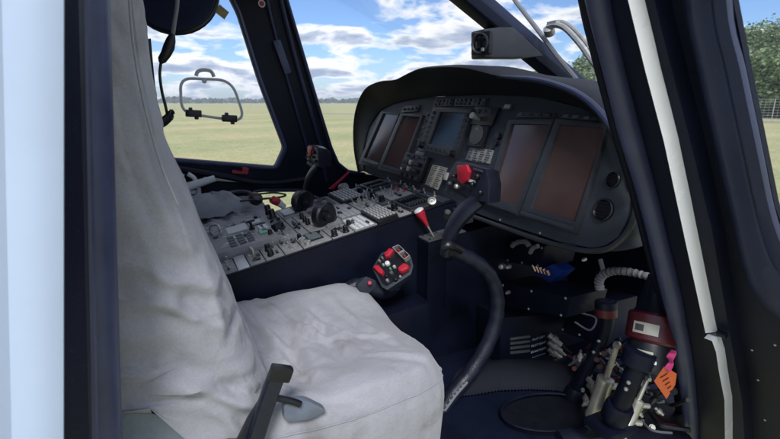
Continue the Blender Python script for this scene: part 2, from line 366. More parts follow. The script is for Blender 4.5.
def tree(pos, h, wd, label, seed):
    rnd = random.Random(seed)
    t = thing('broadleaf_tree', pos, label, 'tree', 'trees beyond the airfield fence'); pos = V(pos)
    tk = MB(); top = pos + V((rnd.uniform(-.4, .4), rnd.uniform(-.4, .4), h * .7))
    tk.tube(catmull([pos, pos + V((.1, 0, h * .3)), top], 4), [h * .028 * (1 - .09 * i) for i in range(9)], 8)
    cl = []
    for k in range(20):
        a = rnd.uniform(0, 6.28); zz = rnd.uniform(.14, .93); rr = wd * .5 * math.sqrt(max(.1, 1 - (2 * (zz - .5)) ** 2 * .8)) * rnd.uniform(.35, .95)
        c = pos + V((math.cos(a) * rr, math.sin(a) * rr, h * zz)); cl.append((c, rnd.uniform(.16, .27) * wd))
        if k < 7: tk.tube([pos + V((0, 0, h * (zz * .55))), (pos + V((0, 0, h * zz * .7)) + c) / 2, c], [h * .012, h * .008, h * .003], 5)
    tk.build('trunk', BARK, t)
    cr = MB()
    for c, r in cl:
        for k in range(360):
            u = V((rnd.gauss(0, 1), rnd.gauss(0, 1), rnd.gauss(0, .8))).normalized(); q = c + u * r * rnd.uniform(.55, 1.08) * (1 + .25 * noise.noise(u * 2 + c))
            a, b, _ = frame(u + V((rnd.gauss(0, .7), rnd.gauss(0, .7), rnd.gauss(0, .7)))); s = rnd.uniform(.12, .3)
            mi = 2 if rnd.random() < .25 else (1 if rnd.random() < .6 else 0)
            cr.add([q + a * s, q + b * s * .7, q - a * s, q - b * s * .7], [(0, 1, 2, 3)], mi)
    cr.build('crown', LEAF, t, weld=False, normals=False)
TL = ['low round tree at the far end of the row, seen past the wiper', 'tree standing behind the front edge of the open door', 'broad tree behind the dark door border', 'tall tree at the top left of the open door window', 'round crowned tree in the middle of the open door window', 'highest tree at the right edge of the open door window', 'last tree of the row beyond the fence, outermost past the open door',
      'lower tree filling the gap behind the fence, left of the window middle', 'smaller tree just behind the fence at the window right edge', 'tree in the back row, hidden mostly by the dark door border', 'back row tree peeping over the left of the door window trees', 'back row tree rising behind the middle of the door window', 'back row tree farthest right, past the door window edge']
for i, (azm, d, h, wd) in enumerate([(45.5, 105, 9.5, 10), (41.5, 100, 11, 10), (34, 90, 12, 11), (28.2, 84, 13, 10), (25.2, 80, 13.5, 10), (22.2, 76, 14.5, 10), (18, 72, 15, 11), (26.8, 72, 8, 9), (23.2, 68, 8.5, 9), (30.5, 98, 14, 12), (26.6, 97, 15, 13), (23.6, 94, 16, 13), (20.2, 92, 17, 13)]):
    tree((d * math.cos(R(azm)), d * math.sin(R(azm)), GZ), h * .87, wd, TL[i], 30 + i)
fn = thing('mesh_fence', fc + nn * 2, 'low pale wire mesh fence in front of the trees', 'fence')
fm = MB(); FC = fc + nn * 2
for k in range(-26, 27): fm.tube([FC + fd * k * 1.6, FC + fd * k * 1.6 + V((0, 0, 2))], .035, 6)
fm.build('post', ALU, fn)
fr = MB()
for k in range(9): fr.tube([FC - fd * 42 + V((0, 0, .1 + k * .235)), FC + fd * 42 + V((0, 0, .1 + k * .235))], .012, 4)
for k in range(-130, 131): fr.tube([FC + fd * k * .32 + V((0, 0, .1)), FC + fd * k * .32 + V((0, 0, 1.98))], .008, 3)
fr.build('wire_mesh', ALU, fn)

# ------------------------------------------------------------------ helicopter airframe
heli = thing('helicopter', (.6, 1.65, GZ), 'white helicopter with dark cockpit trim, its near door standing open', 'helicopter')
YR, YL, ZF, ZR = .68, 2.62, -.95, .66
MB().box((.35, 1.65, ZF - .04), (3.2, 1.86, .08)).build('floor', BLACK, heli, bevel=.004)
rf = MB().box((-.35, 1.65, ZR + .04), (2.1, 1.94, .08)); rf.build('roof', [WHITE], heli, bevel=.02)
MB().box((-.35, 1.65, ZR - .012), (2.05, 1.8, .016)).build('headliner', NAVY, heli, bevel=.004)
MB().box((-1.3, 1.65, -.15), (.05, 1.8, 1.6))  .build('unseen_rear_wall', LINER, heli, bevel=.004)  # unseen wall added across the open cabin: shades the interior, beige for screen reflections
# belly and nose skin
nose = MB(); secs = []
for x, z0, z1, hw in [(-1.4, -1.3, -1.0, .96), (.9, -1.3, -1.0, .95), (1.74, -1.27, -1.0, .88), (1.78, -1.25, -.37, .86), (2.1, -1.1, -.38, .7), (2.5, -.95, -.5, .42), (2.7, -.78, -.6, .12)]:
    s = []
    for k in range(20):
        a = 2 * math.pi * k / 20; ca, sa = math.cos(a), math.sin(a)
        s.append(V((x, 1.65 + hw * math.copysign(abs(ca) ** .55, ca), (z0 + z1) / 2 + (z1 - z0) / 2 * math.copysign(abs(sa) ** .55, sa))))
    secs.append(s)
nose.sheet(secs, closed=True); nose.build('nose_shell', WHITE, heli)
MB().box((1.72, 1.65, -.58), (.05, 1.3, .74)).build('front_bulkhead', CREASED, heli, bevel=.004)
# outer skin aft of the near door + jamb
def jl(px_top, px_bot, Y): return onY((px_top, 0), Y), onY((px_bot, 439), Y)
def ext(a, b, zt, zb):
    d = b - a
    return a + d * ((zt - a.z) / d.z), a + d * ((zb - a.z) / d.z)
def post_strip(xa, xb, Ya, Yb, zt=.62, zb=-1.28):
    a = ext(*jl(xa[0], xa[1], Ya), zt, zb); b = ext(*jl(xb[0], xb[1], Yb), zt, zb); return a, b
a, b = post_strip((62, 62), (62, 62), .6, .6)
sk = MB(); back = V((-1.5, 0, 0))
g_ = []
for t in [0, .2, .4, .6, .8, 1]:
    p = a[0].lerp(a[1], t); g_.append([V((-1.6, .6, p.z)), V((p.x - .135, .6, p.z)), V((p.x - .13, .607, p.z)), V((p.x - .105, .604, p.z)), V((p.x - .06, .6, p.z)), V((p.x - .05, .606, p.z)), V((p.x - .03, .601, p.z)), V((p.x - .012, .603, p.z)), V((p.x, .609, p.z))])
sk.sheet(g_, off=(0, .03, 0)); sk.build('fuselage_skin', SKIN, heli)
jb = MB()
e0 = ext(*jl(62, 62, .612), .62, -1.28); e1 = ext(*jl(84, 92, .68), .62, -1.28); e2 = ext(*jl(92, 101, .70), .62, -1.28); e3 = ext(*jl(106, 120, .80), .62, -1.28)
bk = V((-.12, .0, 0))
jb.prism([e0[0], e1[0], e1[1], e0[1]], bk); jb.prism([e1[0] + V((-.008, 0, 0)), e2[0] + V((-.008, 0, 0)), e2[1] + V((-.008, 0, 0)), e1[1] + V((-.008, 0, 0))], bk)
jb.build('rear_door_post', BLACK, heli)
sl = MB(); c0 = ext(*jl(105, 118, .745), .62, -1.28); c1 = ext(*jl(88, 97, .69), .62, -1.28)
sl.tube([c0[0].lerp(c0[1], t / 12) + V((-.03, 0, 0)) for t in range(13)], .036, 18)
sl.tube([c1[0].lerp(c1[1], t / 12) + V((-.006, 0, 0)) for t in range(13)], .008, 8)
sl.build('rear_door_seal', SEAL, heli)
MB().prism([c0[0] + V((-.07, .01, 0)), c0[1] + V((-.07, .01, 0)), c0[1] + V((-.11, .1, 0)), c0[0] + V((-.11, .1, 0))], V((-.05, 0, 0))).build('rear_post_trim', NAVY, heli, bevel=.004)
# near front pillar, hinge plane
PA = V((.84, .65, -.1)); HD = V((.42, 0, -.72)).normalized(); NP = V((0, 1, 0)).cross(HD).normalized()
if NP.dot(PA) < 0: NP = -NP
def hp(p, o=0.0): return onN(p, PA + NP * o, NP)
jam = MB(); jam.prism([hp(p) for p in [(597, -90), (612, -60), (640, -60), (664, 40), (690, 140), (712, 230), (729, 330), (742, 400), (750, 520), (690, 520), (687, 439), (672, 360), (652, 270), (628, 170), (607, 70)]], NP * .06)
jam.build('front_door_post', BLACK, heli, bevel=.003)
st = MB(); cl_ = [(590, -60), (598, 0), (609, 50), (629, 130), (646, 190), (661, 250), (675, 310), (684, 360), (690, 410), (692, 470), (694, 520)]
pts = catmull([hp(p, -.008) for p in cl_], 4)
st.tube(pts, [.0195 + .004 * noise.noise(p * 6) for p in pts], 16); st.build('front_door_seal', SEAL, heli)
tr = MB(); tr.tube(catmull([hp((p[0] - 13 + p[1] * .006, p[1]), .035) for p in cl_], 4), .012, 10); tr.build('pillar_trim', BLACK, heli)
ws = MB()
def strip(L, Rr, o=-.012):
    n = len(L)
    A = [hp(p, o - .025) for p in L]; B = [hp((p[0] * .35 + q[0] * .65, (p[1] + q[1]) / 2), o + .012) for p, q in zip(L, Rr)]; C = [hp(q, o + .05) for q in Rr]
    ws.sheet([[a, b, b + NP * .002, c] for a, b, c in zip(A, B, C)], off=NP * .014)
Ls = [(628 + (-80 + i * 20) * .25 - (0 if i < 20 else 0), -80 + i * 20) for i in range(0)]
strip([(606, -90), (628, 0), (645, 70), (664, 142), (684, 235), (705.5, 333)], [(630, -90), (652, 0), (669, 70), (687, 142), (706, 235), (724, 331)])
strip([(704, 338), (712, 341), (716, 352), (719, 372), (724.5, 400), (725, 439), (726, 520)], [(724, 335), (725, 339), (728, 352), (731, 372), (735, 400), (736, 439), (738, 520)])
ws.build('white_edge_strip', WHITE, heli, bevel=.0015)
MB().box(hp((722, 334), -.012), (.012, .02, .012), (HD, V((0, 1, 0)), NP)).build('strip_clip', CREASED, heli, bevel=.002)
# open near door: inner face, swung out ahead of the pillar
door = MB(); DO = .035
win = [(733, -40), (733, 0), (747, 70), (764, 152), (775, 206), (786, 238), (806, 262), (840, 275), (1050, 300), (1050, -160), (733, -160)]
outer = [(633, -200), (653, 0), (672, 70), (690, 142), (709, 235), (727, 331), (738, 400), (739, 470), (760, 620), (1150, 700), (1150, -200)]
dp = lambda p: hp(p, DO)
door.plate([dp(p) for p in outer], [[dp(p) for p in rrect([V((*p, 0)) for p in win], .1, 2)]], NP * .012, 0)
dr = door.build('door', [BLACK, WHITE], heli)
# padded band round the window
inn = [(676, -200), (684, 0), (697, 70), (713, 142), (730, 215), (741, 262), (752, 292), (775, 315), (820, 335), (1100, 380)]
out_ = [(731, -200), (733, 0), (747, 70), (764, 152), (775, 206), (785, 236), (795, 252), (815, 268), (850, 276), (1100, 305)]
rows = []
for t, o in [(0, .0), (.06, -.02), (.2, -.027), (.5, -.027), (.56, -.024), (.62, -.027), (.86, -.024), (.96, -.012), (1.0, .004)]:
    rows.append(catmull([hp((p[0] * (1 - t) + q[0] * t, p[1] * (1 - t) + q[1] * t), DO + o) for p, q in zip(inn, out_)], 5))
bd = MB().sheet(rows).build('window_surround', NAVY, dr)
rim = MB().tube(catmull([hp((q[0] + 1.5, q[1] + .5), DO + .012) for q in out_], 5), .0045, 8).build('window_rim', WHITE, dr)
pn = MB(); q = [hp(p, DO + .03) for p in [(731, -160), (733, 0), (764, 152), (786, 238), (840, 275), (1050, 300), (1050, -160)]]
pn.add(q, [tuple(range(len(q)))]); pn.build('window_pane', GLASS, dr)
sc_ = MB()
for p in [(752, 350), (775, 345), (765, 420), (758, 380)]: MB().dome(hp(p, DO), -NP, .003).build('screw', ALU, dr)
# far side: side wall and far door, plane Y = 2.55
fy = lambda p: onY(p, 2.55)
winp = rrect([fy(p) for p in [(40, -22), (224, -16), (238, 12), (260, 82), (285, 148), (276, 168), (160, 159), (40, 148)]], .18, 4)
lowp = rrect([fy(p) for p in [(248, 190), (306, 190), (330, 214), (330, 244), (240, 236)]], .3, 4)
top = fy((285, 0)); bot = fy((335, 165)); dd = bot - top; topx = top + dd * ((.64 - top.z) / dd.z)
wall = [V((-1.3, 2.55, .64)), V((topx.x, 2.55, .64)), top, fy((300, 52)), fy((318, 112)), fy((330, 150)), fy((336, 163)), fy((346, 171)), fy((362, 174)), fy((400, 178)), V((1.75, 2.55, -.42)), V((1.75, 2.55, -1.1)), V((-1.3, 2.55, -1.1))]
fwall = MB().plate(wall, [winp, lowp], (0, .07, 0)).build('far_door', [BLACK], heli)
MB().add([p + V((0, .03, 0)) for p in winp], [tuple(range(len(winp)))]).build('window_pane', GLASS, fwall)
MB().add([p + V((0, .03, 0)) for p in lowp], [tuple(range(len(lowp)))]).build('lower_window_pane', GLASS, fwall)
MB().tube([p + V((0, -.006, 0)) for p in winp], .014, 8, closed=True).tube([p + V((0, -.004, 0)) for p in lowp], .011, 8, closed=True).build('window_seal', SEAL, fwall)
MB().box((.2, 2.655, -.95), (3.0, .03, .6)).build('far_skin', WHITE, heli, bevel=.01)
dtrim = MB(); 
for o, r in [(0, .008), (14, .012)]:
    dtrim.tube(catmull([fy((p[0] + o, p[1])) + V((0, -.008, 0)) for p in [(262, -20), (271, 20), (284, 70), (298, 118), (306, 145), (309, 165), (312, 182)]], 4), r, 8)
dtrim.tube([fy(p) + V((0, -.012, 0)) for p in [(286, 0), (318, 108), (330, 147), (337, 163), (347, 171), (364, 174)]], .011, 8)
dtrim.build('door_edge_moulding', NAVY, fwall)
arm = MB().tube(catmull([fy(p) + V((0, -.03, 0)) for p in [(110, 162), (165, 167), (220, 175), (250, 181), (275, 182), (305, 178)]], 4), .028, 12, sq=.7); arm.build('armrest_ledge', BLACK, fwall)
MB().prism([fy(p) + V((0, -.05, 0)) for p in [(203, 175.5), (240, 178), (239, 181), (204, 178.5)]], (0, .006, 0)).build('placard', PLAC, fwall)
MB().prism([fy(p) + V((0, -.062, 0)) for p in [(231, 168.5), (240.5, 170), (241, 165.5), (247, 166.8), (245.8, 172.6), (230.6, 171.6)]], (0, .006, 0)).build('red_sticker', RED, fwall)
MB().prism([fy(p) + V((0, -.05, 0)) for p in [(176, 172.3), (184, 172.8), (184, 175.2), (176, 174.8)]], (0, .006, 0)).build('white_sticker', OFFW, fwall)
MB().prism([fy(p) + V((0, -.004, 0)) for p in [(219.5, 4.5), (229, 12.5), (224.5, 19.5), (214.8, 12)]], (0, .01, 0)).build('window_sticker', GOLD, fwall)
MB().prism([fy(p) + V((0, -.03, 0)) for p in [(271.5, 41.5), (279, 40), (290.5, 73), (284, 75.5)]], (0, .02, 0)).build('blue_label', SEAL, fwall, bevel=.006)
MB().lathe([(0, .018), (.004, .018)], fy((261.5, 4)) + V((0, -.004, 0)), (0, -1, 0)).build('round_sticker', OFFW, fwall)
MB().lathe([(0, .012), (.002, .012)], fy((261.5, 4)) + V((0, -.008, 0)), (0, -1, 0)).build('red_dot', RED, fwall)
# pivoting vent in the far window
vt = MB(); loop = rrect([fy(p) + V((0, .015, 0)) for p in [(180, 78), (232, 80), (246, 122), (182, 113)]], .34, 6)
vt.tube(loop, .007, 8, closed=True)
vt.tube(catmull([fy(p) + V((0, .0, 0)) for p in [(196, 76), (198, 71.5), (204, 70), (211, 71.5), (214, 77)]], 4), .009, 8)
vt.lathe([(0, .012), (.012, .012)], fy((204.5, 81)) + V((0, .02, 0)), (0, -1, 0), 12)
vt.build('vent_frame', OFFW, fwall)
MB().tube([fy((213 + 40 * math.cos(t * .2618), 98 + 33 * math.sin(t * .2618))) + V((0, .024, 0)) for t in range(24)], .004, 6, closed=True).build('vent_rim', GLASS, fwall)
for p in [(193.5, 113.5), (229.5, 118.5)]:
    h = MB().box(fy(p) + V((0, .0, 0)), (.075, .03, .035), (V((1, 0, -.06)).normalized(), V((0, 1, 0)), V((.06, 0, 1)).normalized()))
    h.box(fy((p[0] - 3, p[1] - 4)) + V((0, 0, 0)), (.018, .025, .02)).box(fy((p[0] + 3, p[1] + 4)), (.02, .025, .02)).build('vent_hinge', KNOB, fwall, bevel=.005)
hd = MB(); hd.tube([fy((160, 190)) + V((0, -.1, 0)), fy((178, 186.5)) + V((0, -.1, 0)), fy((213, 175.5)) + V((0, -.1, 0))], [.022, .024, .016], 12)
hd.tube(catmull([fy(p) + V((0, -.07, 0)) for p in [(187, 172), (193, 176), (197, 184), (198, 192)]], 4), .011, 8)
hd.tube([fy(p) + V((0, -.07, 0)) for p in [(186, 190), (195, 190)]], .012, 8)
hd.build('door_handle', OFFW, fwall)
# windscreen: centre post, header, glass
pz = lambda x: .391 - .535 * (x - 1.129)
def wpt(x, y): return V((x, y, pz(x)))
ps = MB(); pa, pb = wpt(.55, 1.65), wpt(1.78, 1.65); ax = (pb - pa).normalized(); axn = V((0, 1, 0)).cross(ax).normalized()
ps.box((pa + pb) / 2, ((pb - pa).length, .085, .05), (ax, V((0, 1, 0)), axn))
cp = ps.build('windscreen_post', BLACK, heli, bevel=.014, seg=3)
MB().box((pa + pb) / 2 - axn * .045, ((pb - pa).length, .05, .05), (ax, V((0, 1, 0)), axn)).build('post_trim', NAVY, cp, bevel=.012)
gl = []
prof = [(.69, None), (.78, .45), (.95, .15), (1.2, .02), (1.65, 0), (2.1, .02), (2.35, .15), (2.5, .5), (2.56, None)]
pl_a, pl_b = V((.50, .69, .55)), V((1.1, .69, -.5))
for y, k in prof:
    row = []
    for t in range(9):
        u = t / 8; top_, bot_ = wpt(.62, y), wpt(1.78, y)
        e0_, e1_ = V((.45, y, .62)), V((.98, y, -.36))
        kk = 1 if k is None else k
        row.append((top_ * (1 - kk) + e0_ * kk) * (1 - u) + (bot_ * (1 - kk) + e1_ * kk) * u)
    gl.append(row)
MB().sheet(gl).build('windscreen', GLASS, heli)
cowl = MB(); rows = []
for y, xb, zb_ in [(.8, 1.2, -.3), (.95, 1.55, -.02), (1.2, 1.76, .03), (1.65, 1.8, .035), (2.1, 1.76, .03), (2.35, 1.5, -.05), (2.5, 1.15, -.36)]:
    rows.append([V((1.15, y, min(.02, zb_))), V((xb, y, zb_)), V((xb + .12, y, zb_ - .08)), V((2.1, 1.65 + (y - 1.65) * .75, -.4))])
cowl.sheet(rows, off=(0, 0, -.01)); cowl.build('nose_cowl', [HOOD], heli)
# wiper on the outside of the near windscreen
wp = MB(); WO = V((.035, 0, .065))
wx = lambda p: onX(p, 1.62)
wpb = MB().tube([onX(p, 1.5) for p in [(500, -24), (516, 2), (540, 33), (556, 55), (577, 80)]], .010, 8); 
wip = wpb.build('wiper_blade', GCORD, heli)
wa = MB()
wa.tube(catmull([onX(p, 1.48) for p in [(548, 27), (556, 25), (566, 29), (580, 44), (590, 58), (597, 67), (612, 80)]], 4), .012, 8)
wa.tube(catmull([onX(p, 1.5) for p in [(551, 23), (562, 22), (574, 29), (588, 45), (596, 57), (610, 72)]], 4), .008, 8)
wa.lathe([(0, .022), (.03, .022), (.035, .012)], onX((550, 34), 1.5), (-.6, -.3, .6), 12)
wa.box(onX((553, 24), 1.48), (.02, .05, .02))
wa.build('wiper_arm', ALU, heli)
# sun visor at the far top
vs = MB(); vc = onY((174, -8), 2.15)
vs.lathe([(-.012, .02), (-.012, .13), (-.006, .155), (.004, .163), (.012, .155), (.015, .13), (.012, .02)], vc, (-.25, -1, .25), 36)
vo = vs.build('visor_shell', NAVY, (vis := thing('sun_visor', vc, 'dark rounded visor hanging from the cockpit roof above the far window', 'visor')))
MB().tube([vc + (frame((-.25, -1, .25))[0] * math.cos(t * .1745) + frame((-.25, -1, .25))[1] * math.sin(t * .1745)) * .16 for t in range(36)], .011, 8, closed=True).build('visor_rim', KNOB, vis)
MB().tube([vc + V((0, .02, .1)), V((vc.x, vc.y + .04, ZR - .02))], .01, 8).build('visor_arm', KNOB, vis)

# ------------------------------------------------------------------ instrument panel
T = R(14); PN = V((-math.cos(T), 0, math.sin(T))); PU = V((math.sin(T), 0, math.cos(T))); PC = ray((575, 175)) * 1.27
def pp(p, o=0.0): return onN(p, PC, PN) + PN * o
panel = thing('instrument_panel', (1.05, 1.6, -.45), 'wide dark instrument panel under a black glareshield, with blank brown displays', 'instrument panel')
S_ = [(358, 172), (354, 150), (353.5, 125), (357, 105), (365, 89), (378, 81.5), (394, 79.5), (407, 73), (421, 67.5), (442, 65.5), (462, 66), (478, 69), (497, 74), (515, 76.5), (540, 79), (565, 86), (585, 96), (603, 112), (619, 134), (631, 160), (638, 188)]
R_ = [(364, 170), (364, 150), (368, 132), (374, 120), (381, 111), (388, 106.5), (396, 103.5), (406, 101), (420, 99), (440, 97), (462, 96), (478, 95.5), (495, 95.5), (515, 96), (540, 98), (565, 103), (585, 110), (599, 122), (612, 140), (622, 165), (629, 190)]
face = [pp(p) for p in [(362, 171), (362, 150), (367, 131), (381, 110), (396, 102.5), (420, 98), (462, 95), (497, 94.5), (540, 97), (585, 109), (601, 122), (613, 140), (625, 170), (631, 195), (628, 218), (618, 237), (604, 246), (590, 248), (560, 242), (500, 222), (437, 199), (400, 186)]]
pf = MB().prism(face, -PN * .1); pf.build('panel_face', PGREY, panel, bevel=.003)
gs = MB()
sC = catmull([onX(p, .955 + .05 * abs(i - 10) / 10) for i, p in enumerate(S_)], 4)
rC = catmull([pp(p, .004) for p in R_], 4)
rows = []
cen = PC + V((0, .55, -.1))
for a_, b_ in zip(sC, rC):
    o = (a_ - V((a_.x, 1.6, -.2))).normalized()
    rows.append([V((1.38, a_.y * .9 + .16, a_.z * .8 - .02)), a_ + V((.2, 0, -.002)) + o * .006, a_ + V((.05, 0, .001)) + o * .003, a_ + V((.008, 0, 0)), a_ + V((-.004, 0, 0)) - o * .006, a_ + V((.004, 0, 0)) - o * .016, a_.lerp(b_, .35) + V((.012, 0, 0)), a_.lerp(b_, .8), b_])
gs.sheet(rows); gs.build('glareshield', HOOD, panel, ang=60)
rmp = [p + V((-.006, 0, -.001)) for p in catmull([onX(p, .955 + .02) for p in [(498, 76), (515, 77.5), (540, 80), (565, 87), (585, 97), (603, 113), (619, 135), (631, 161), (638, 188)]], 5)]
MB().tube(rmp, [.004 + .008 * min(1, i / 8) for i in range(len(rmp))], 10, sq=.7).build('glareshield_rim', NAVY, panel)
# right-hand pod: rim and side casing
edge = [(603, 112), (619, 134), (631, 160), (637.5, 188), (636, 212), (628, 232), (614, 246), (598, 251), (575, 249), (540, 240), (500, 226), (437, 203)]
eC = catmull([pp(p, .002) for p in edge], 5)
MB().tube(eC, .0075, 8).build('panel_rim', BEZEL, panel)
cs = MB(); rows = []
for i, p in enumerate(eC[:36]):
    rows.append([p, p + V((.03, -.006, -.004)), p + V((.12, .004, -.014)), p + V((.3, .05, -.03)), p + V((.5, .12, 0))])
cs.sheet(rows); cs.build('side_casing', NAVY, panel, ang=60)
under = MB(); 
under.sheet([[p + V((.02, 0, .004)), p + V((.35, 0, -.02)), p + V((.7, 0, 0))] for p in eC[30:]]); under.build('under_panel', CREASED, panel)
def display(bez, scn, label=None, th=.016):
    q = [pp(p) for p in bez]; s = [pp(p) for p in scn]
    m = MB().plate([p + PN * th for p in q], [[p + PN * th for p in s]], -PN * (th + .004))
    d = m.build('display', BEZEL, panel, bevel=.0015)
    MB().add([p + PN * (th * .45) for p in s], [(0, 1, 2, 3)]).build('screen', SCREEN, d)
    b = MB(); lo = [q[3] * .93 + q[0] * .07, q[2] * .93 + q[1] * .07, q[2], q[3]]
    b.prism([p + PN * (th + .001) for p in subq(lo, .03, .97, .2, .8)], PN * .004); b.build('bezel_strip', PGREY, d, bevel=.001)
    kb = MB()
    for k in range(7):
        a_ = bil([(s[3] + q[3]) / 2, (s[2] + q[2]) / 2, (s[2] + q[2]) / 2, (s[3] + q[3]) / 2], .1 + .13 * k, .5); kb.box(a_ + PN * (th + .002), (.004, .012, .005), (PN, V((0, 1, 0)), PU))
    kb.build('bezel_keys', KNOB, d)
    return d
display([(559.5, 120), (612, 125), (579.5, 234), (522.5, 216)], [(563, 125.7), (609.5, 129.5), (579, 222.5), (534.5, 208.5)])
display([(512, 121), (557.5, 120), (520.5, 216), (486.5, 204.5)], [(514.5, 125), (553.5, 125.5), (519.3, 206), (493, 197.5)])
display([(383.5, 112), (402, 114.2), (379, 170), (361, 164)], [(385.8, 114.2), (401, 115.8), (381.5, 163.8), (366.4, 158)])
display([(403.3, 114), (425.6, 115.8), (402.5, 177), (379.5, 170)], [(405.8, 116.6), (423.2, 117.6), (403, 170), (385.5, 165)])
# centre display with its keys and knobs
q = [pp(p) for p in [(437, 108), (476.5, 110), (459, 159), (422.7, 150)]]; s = [pp(p) for p in [(443.7, 113), (470, 114), (457.6, 147.5), (431.8, 144.8)]]
d = MB().plate([p + PN * .02 for p in q], [[p + PN * .02 for p in s]], -PN * .022).build('centre_display', BEZEL, panel, bevel=.0015)
MB().add([p + PN * .012 for p in s], [(0, 1, 2, 3)]).build('screen', GLOSSB, d)
for k in range(7):
    for a_ in (.075, .925):
        MB().box(bil(q, a_, .13 + .11 * k) + PN * .022, (.006, .018, .013), (PN, V((0, 1, 0)), PU)).build('key', PGREY, d, bevel=.001)
for k in range(6):
    MB().box(bil(q, .2 + .12 * k, .93) + PN * .022, (.006, .018, .013), (PN, V((0, 1, 0)), PU)).build('key', PGREY, d, bevel=.001)
for a_, b_ in [(.06, .9), (.94, .93)]:
    MB().lathe([(0, .014), (.018, .012), (.02, .009)], bil(q, a_, b_) + PN * .02, PN, 14).build('knob', KNOB, d)
def unit(px, name, m, th=.01, k=.0): 
    p3 = [pp(p) for p in px]
    if k: p3 = rrect(p3, k)
    return MB().prism([p + PN * th for p in p3], -PN * (th + .004)).build(name, m, panel, bevel=.0015), [pp(p) for p in px]
su, q = unit([(410, 153), (432, 158), (423, 183.5), (401, 176.5)], 'switch_unit', KNOB, .022)
for a_ in range(4): MB().box(bil(q, .16 + .23 * a_, .1) + PN * .026, (.008, .024, .012), (PN, V((0, 1, 0)), PU)).build('key', PGREY, su, bevel=.001)
for a_ in range(4): MB().box(bil(q, .16 + .23 * a_, .88) + PN * .026, (.008, .024, .014), (PN, V((0, 1, 0)), PU)).build('key', PGREY, su, bevel=.001)
for b_ in (.36, .62):
    for a_ in (.28, .72): MB().box(bil(q, a_, b_) + PN * .03, (.02, .05, .018), (PN, V((0, 1, 0)), PU)).build('rocker_switch', KNOB, su, bevel=.003)
    MB().box(bil(q, .5, b_ - .02) + PN * .032, (.022, .012, .02), (PN, V((0, 1, 0)), PU)).build('switch_tip', ALU, su, bevel=.002)
MB().box(bil(q, .24, .66) + PN * .04, (.008, .012, .012), (PN, V((0, 1, 0)), PU)).build('switch_tip', ALU, su, bevel=.002)
def textlines(obj_m, q, rows, cols=1, th=.002):
    for r in range(rows):
        for c in range(cols):
            a0 = (c + .12) / cols; a1 = (c + .12 + random.uniform(.45, .78)) / cols; b0 = (r + .3) / rows; b1 = (r + .68) / rows
            obj_m.add([p + PN * th for p in subq(q, a0, a1, b0, b1)], [(0, 1, 2, 3)])
pc1, q = unit([(433, 164.8), (448, 168), (438, 190), (425.3, 184.8)], 'placard', PLAC, .003); t = MB(); textlines(t, q, 11, 2, .0042); t.build('printed_lines', PLACT, pc1)
pc2, q = unit([(471, 147.5), (494, 150.5), (490, 164), (466, 160)], 'lower_placard', CGREY, .004); t = MB(); textlines(t, q, 6, 4, .0052); t.build('printed_lines', BEZEL, pc2)
ck, q = unit([(475, 126), (492, 127), (485, 148.5), (470, 146)], 'clock', KNOB, .014)
cc = bil(q, .45, .45) + PN * .0145; MB().lathe([(0, .036), (.003, .036), (.004, .033)], cc, PN, 28).build('dial', CGREY2, ck)
MB().text('12', cc + PN * .006 + PU * .02, V((0, -1, 0)), PU, .011).build('numeral', OFFW, ck)
gp_, q = unit([(477.5, 107), (501.5, 108.5), (494, 126.5), (472.5, 125)], 'gear_panel', KNOB, .012)
MB().tube([bil(q, .35, .75), bil(q, .38, .6) + PN * .05], [.007, .012], 10).build('gear_lever', ALU, gp_)
for a_ in (.25, .5, .75): MB().lathe([(0, .007), (.004, .006)], bil(q, a_, .25) + PN * .012, PN, 10).build('indicator_lamp', PGREY, gp_)
an, q = unit([(507, 104), (515, 104.5), (512.5, 110.5), (504, 110)], 'annunciator', BEZEL, .01); MB().add([p + PN * .0112 for p in subq(q, .15, .85, .2, .8)], [(0, 1, 2, 3)]).build('lens', CGREY, an)
for bq, n, mm in [([(437, 99.5), (455, 98.5), (453, 106), (434, 107)], 5, BEZEL), ([(457, 98.5), (489, 98), (486, 106.5), (455, 106.5)], 7, BEZEL), ([(405, 106.5), (421, 105), (418, 112), (402, 113)], 4, BEZEL), ([(520, 112), (557, 113), (556, 118.5), (517, 117.5)], 4, BEZEL), ([(428, 112), (433, 112), (422, 144), (418, 143)], 1, BEZEL), ([(565, 114), (606, 118), (605, 122.5), (563, 118.5)], 4, BEZEL)]:
    u, q = unit(bq, 'switch_strip', mm, .007)
    for a_ in range(n):
        for b_ in ((.3, .72) if n > 4 else (.5,) if n > 1 else (.1, .3, .5, .7, .9)):
            MB().box(bil(q, (a_ + .5) / n, b_) + PN * .009, (.007, .014 + .006 * random.random(), .009), (PN, V((0, 1, 0)), PU)).build('key', random.choice([KNOB, PGREY, CGREY2]), u, bevel=.001)
wl, q = unit([(417.5, 151), (425.5, 152.5), (423, 157.5), (415, 156)], 'light_label', CGREY, .006)
wl, q = unit([(421, 146), (427, 147), (425.5, 151.5), (419, 150.5)], 'light_label', CGREY, .006)
for p, r in [((500, 137), .012), ((498, 144), .008)]: MB().lathe([(0, r), (.015, r * .9)], pp(p), PN, 12).build('knob', KNOB, panel)
for p, r in [((604, 210), .026), ((614, 180), .018)]:
    v_ = MB().lathe([(0, r * 1.15), (.006, r * 1.12), (.008, r), (.002, r * .85)], pp(p), PN, 24).build('air_vent', KNOB, panel)
    vm = MB()
    for k in range(5): vm.box(pp(p) + PU * (k - 2) * r * .35 + PN * .007, (.003, r * 1.5 * math.sqrt(1 - ((k - 2) * .38) ** 2), r * .1), (PN, V((0, 1, 0)), PU))
    vm.build('vent_slats', KNOB, v_)
ch = MB()
for p in [(497, 141), (452, 192), (446, 200), (440, 176), (410, 184), (455, 172), (500, 220), (540, 233)]: MB().dome(pp(p), PN, .004).build('panel_screw', ALU, panel)
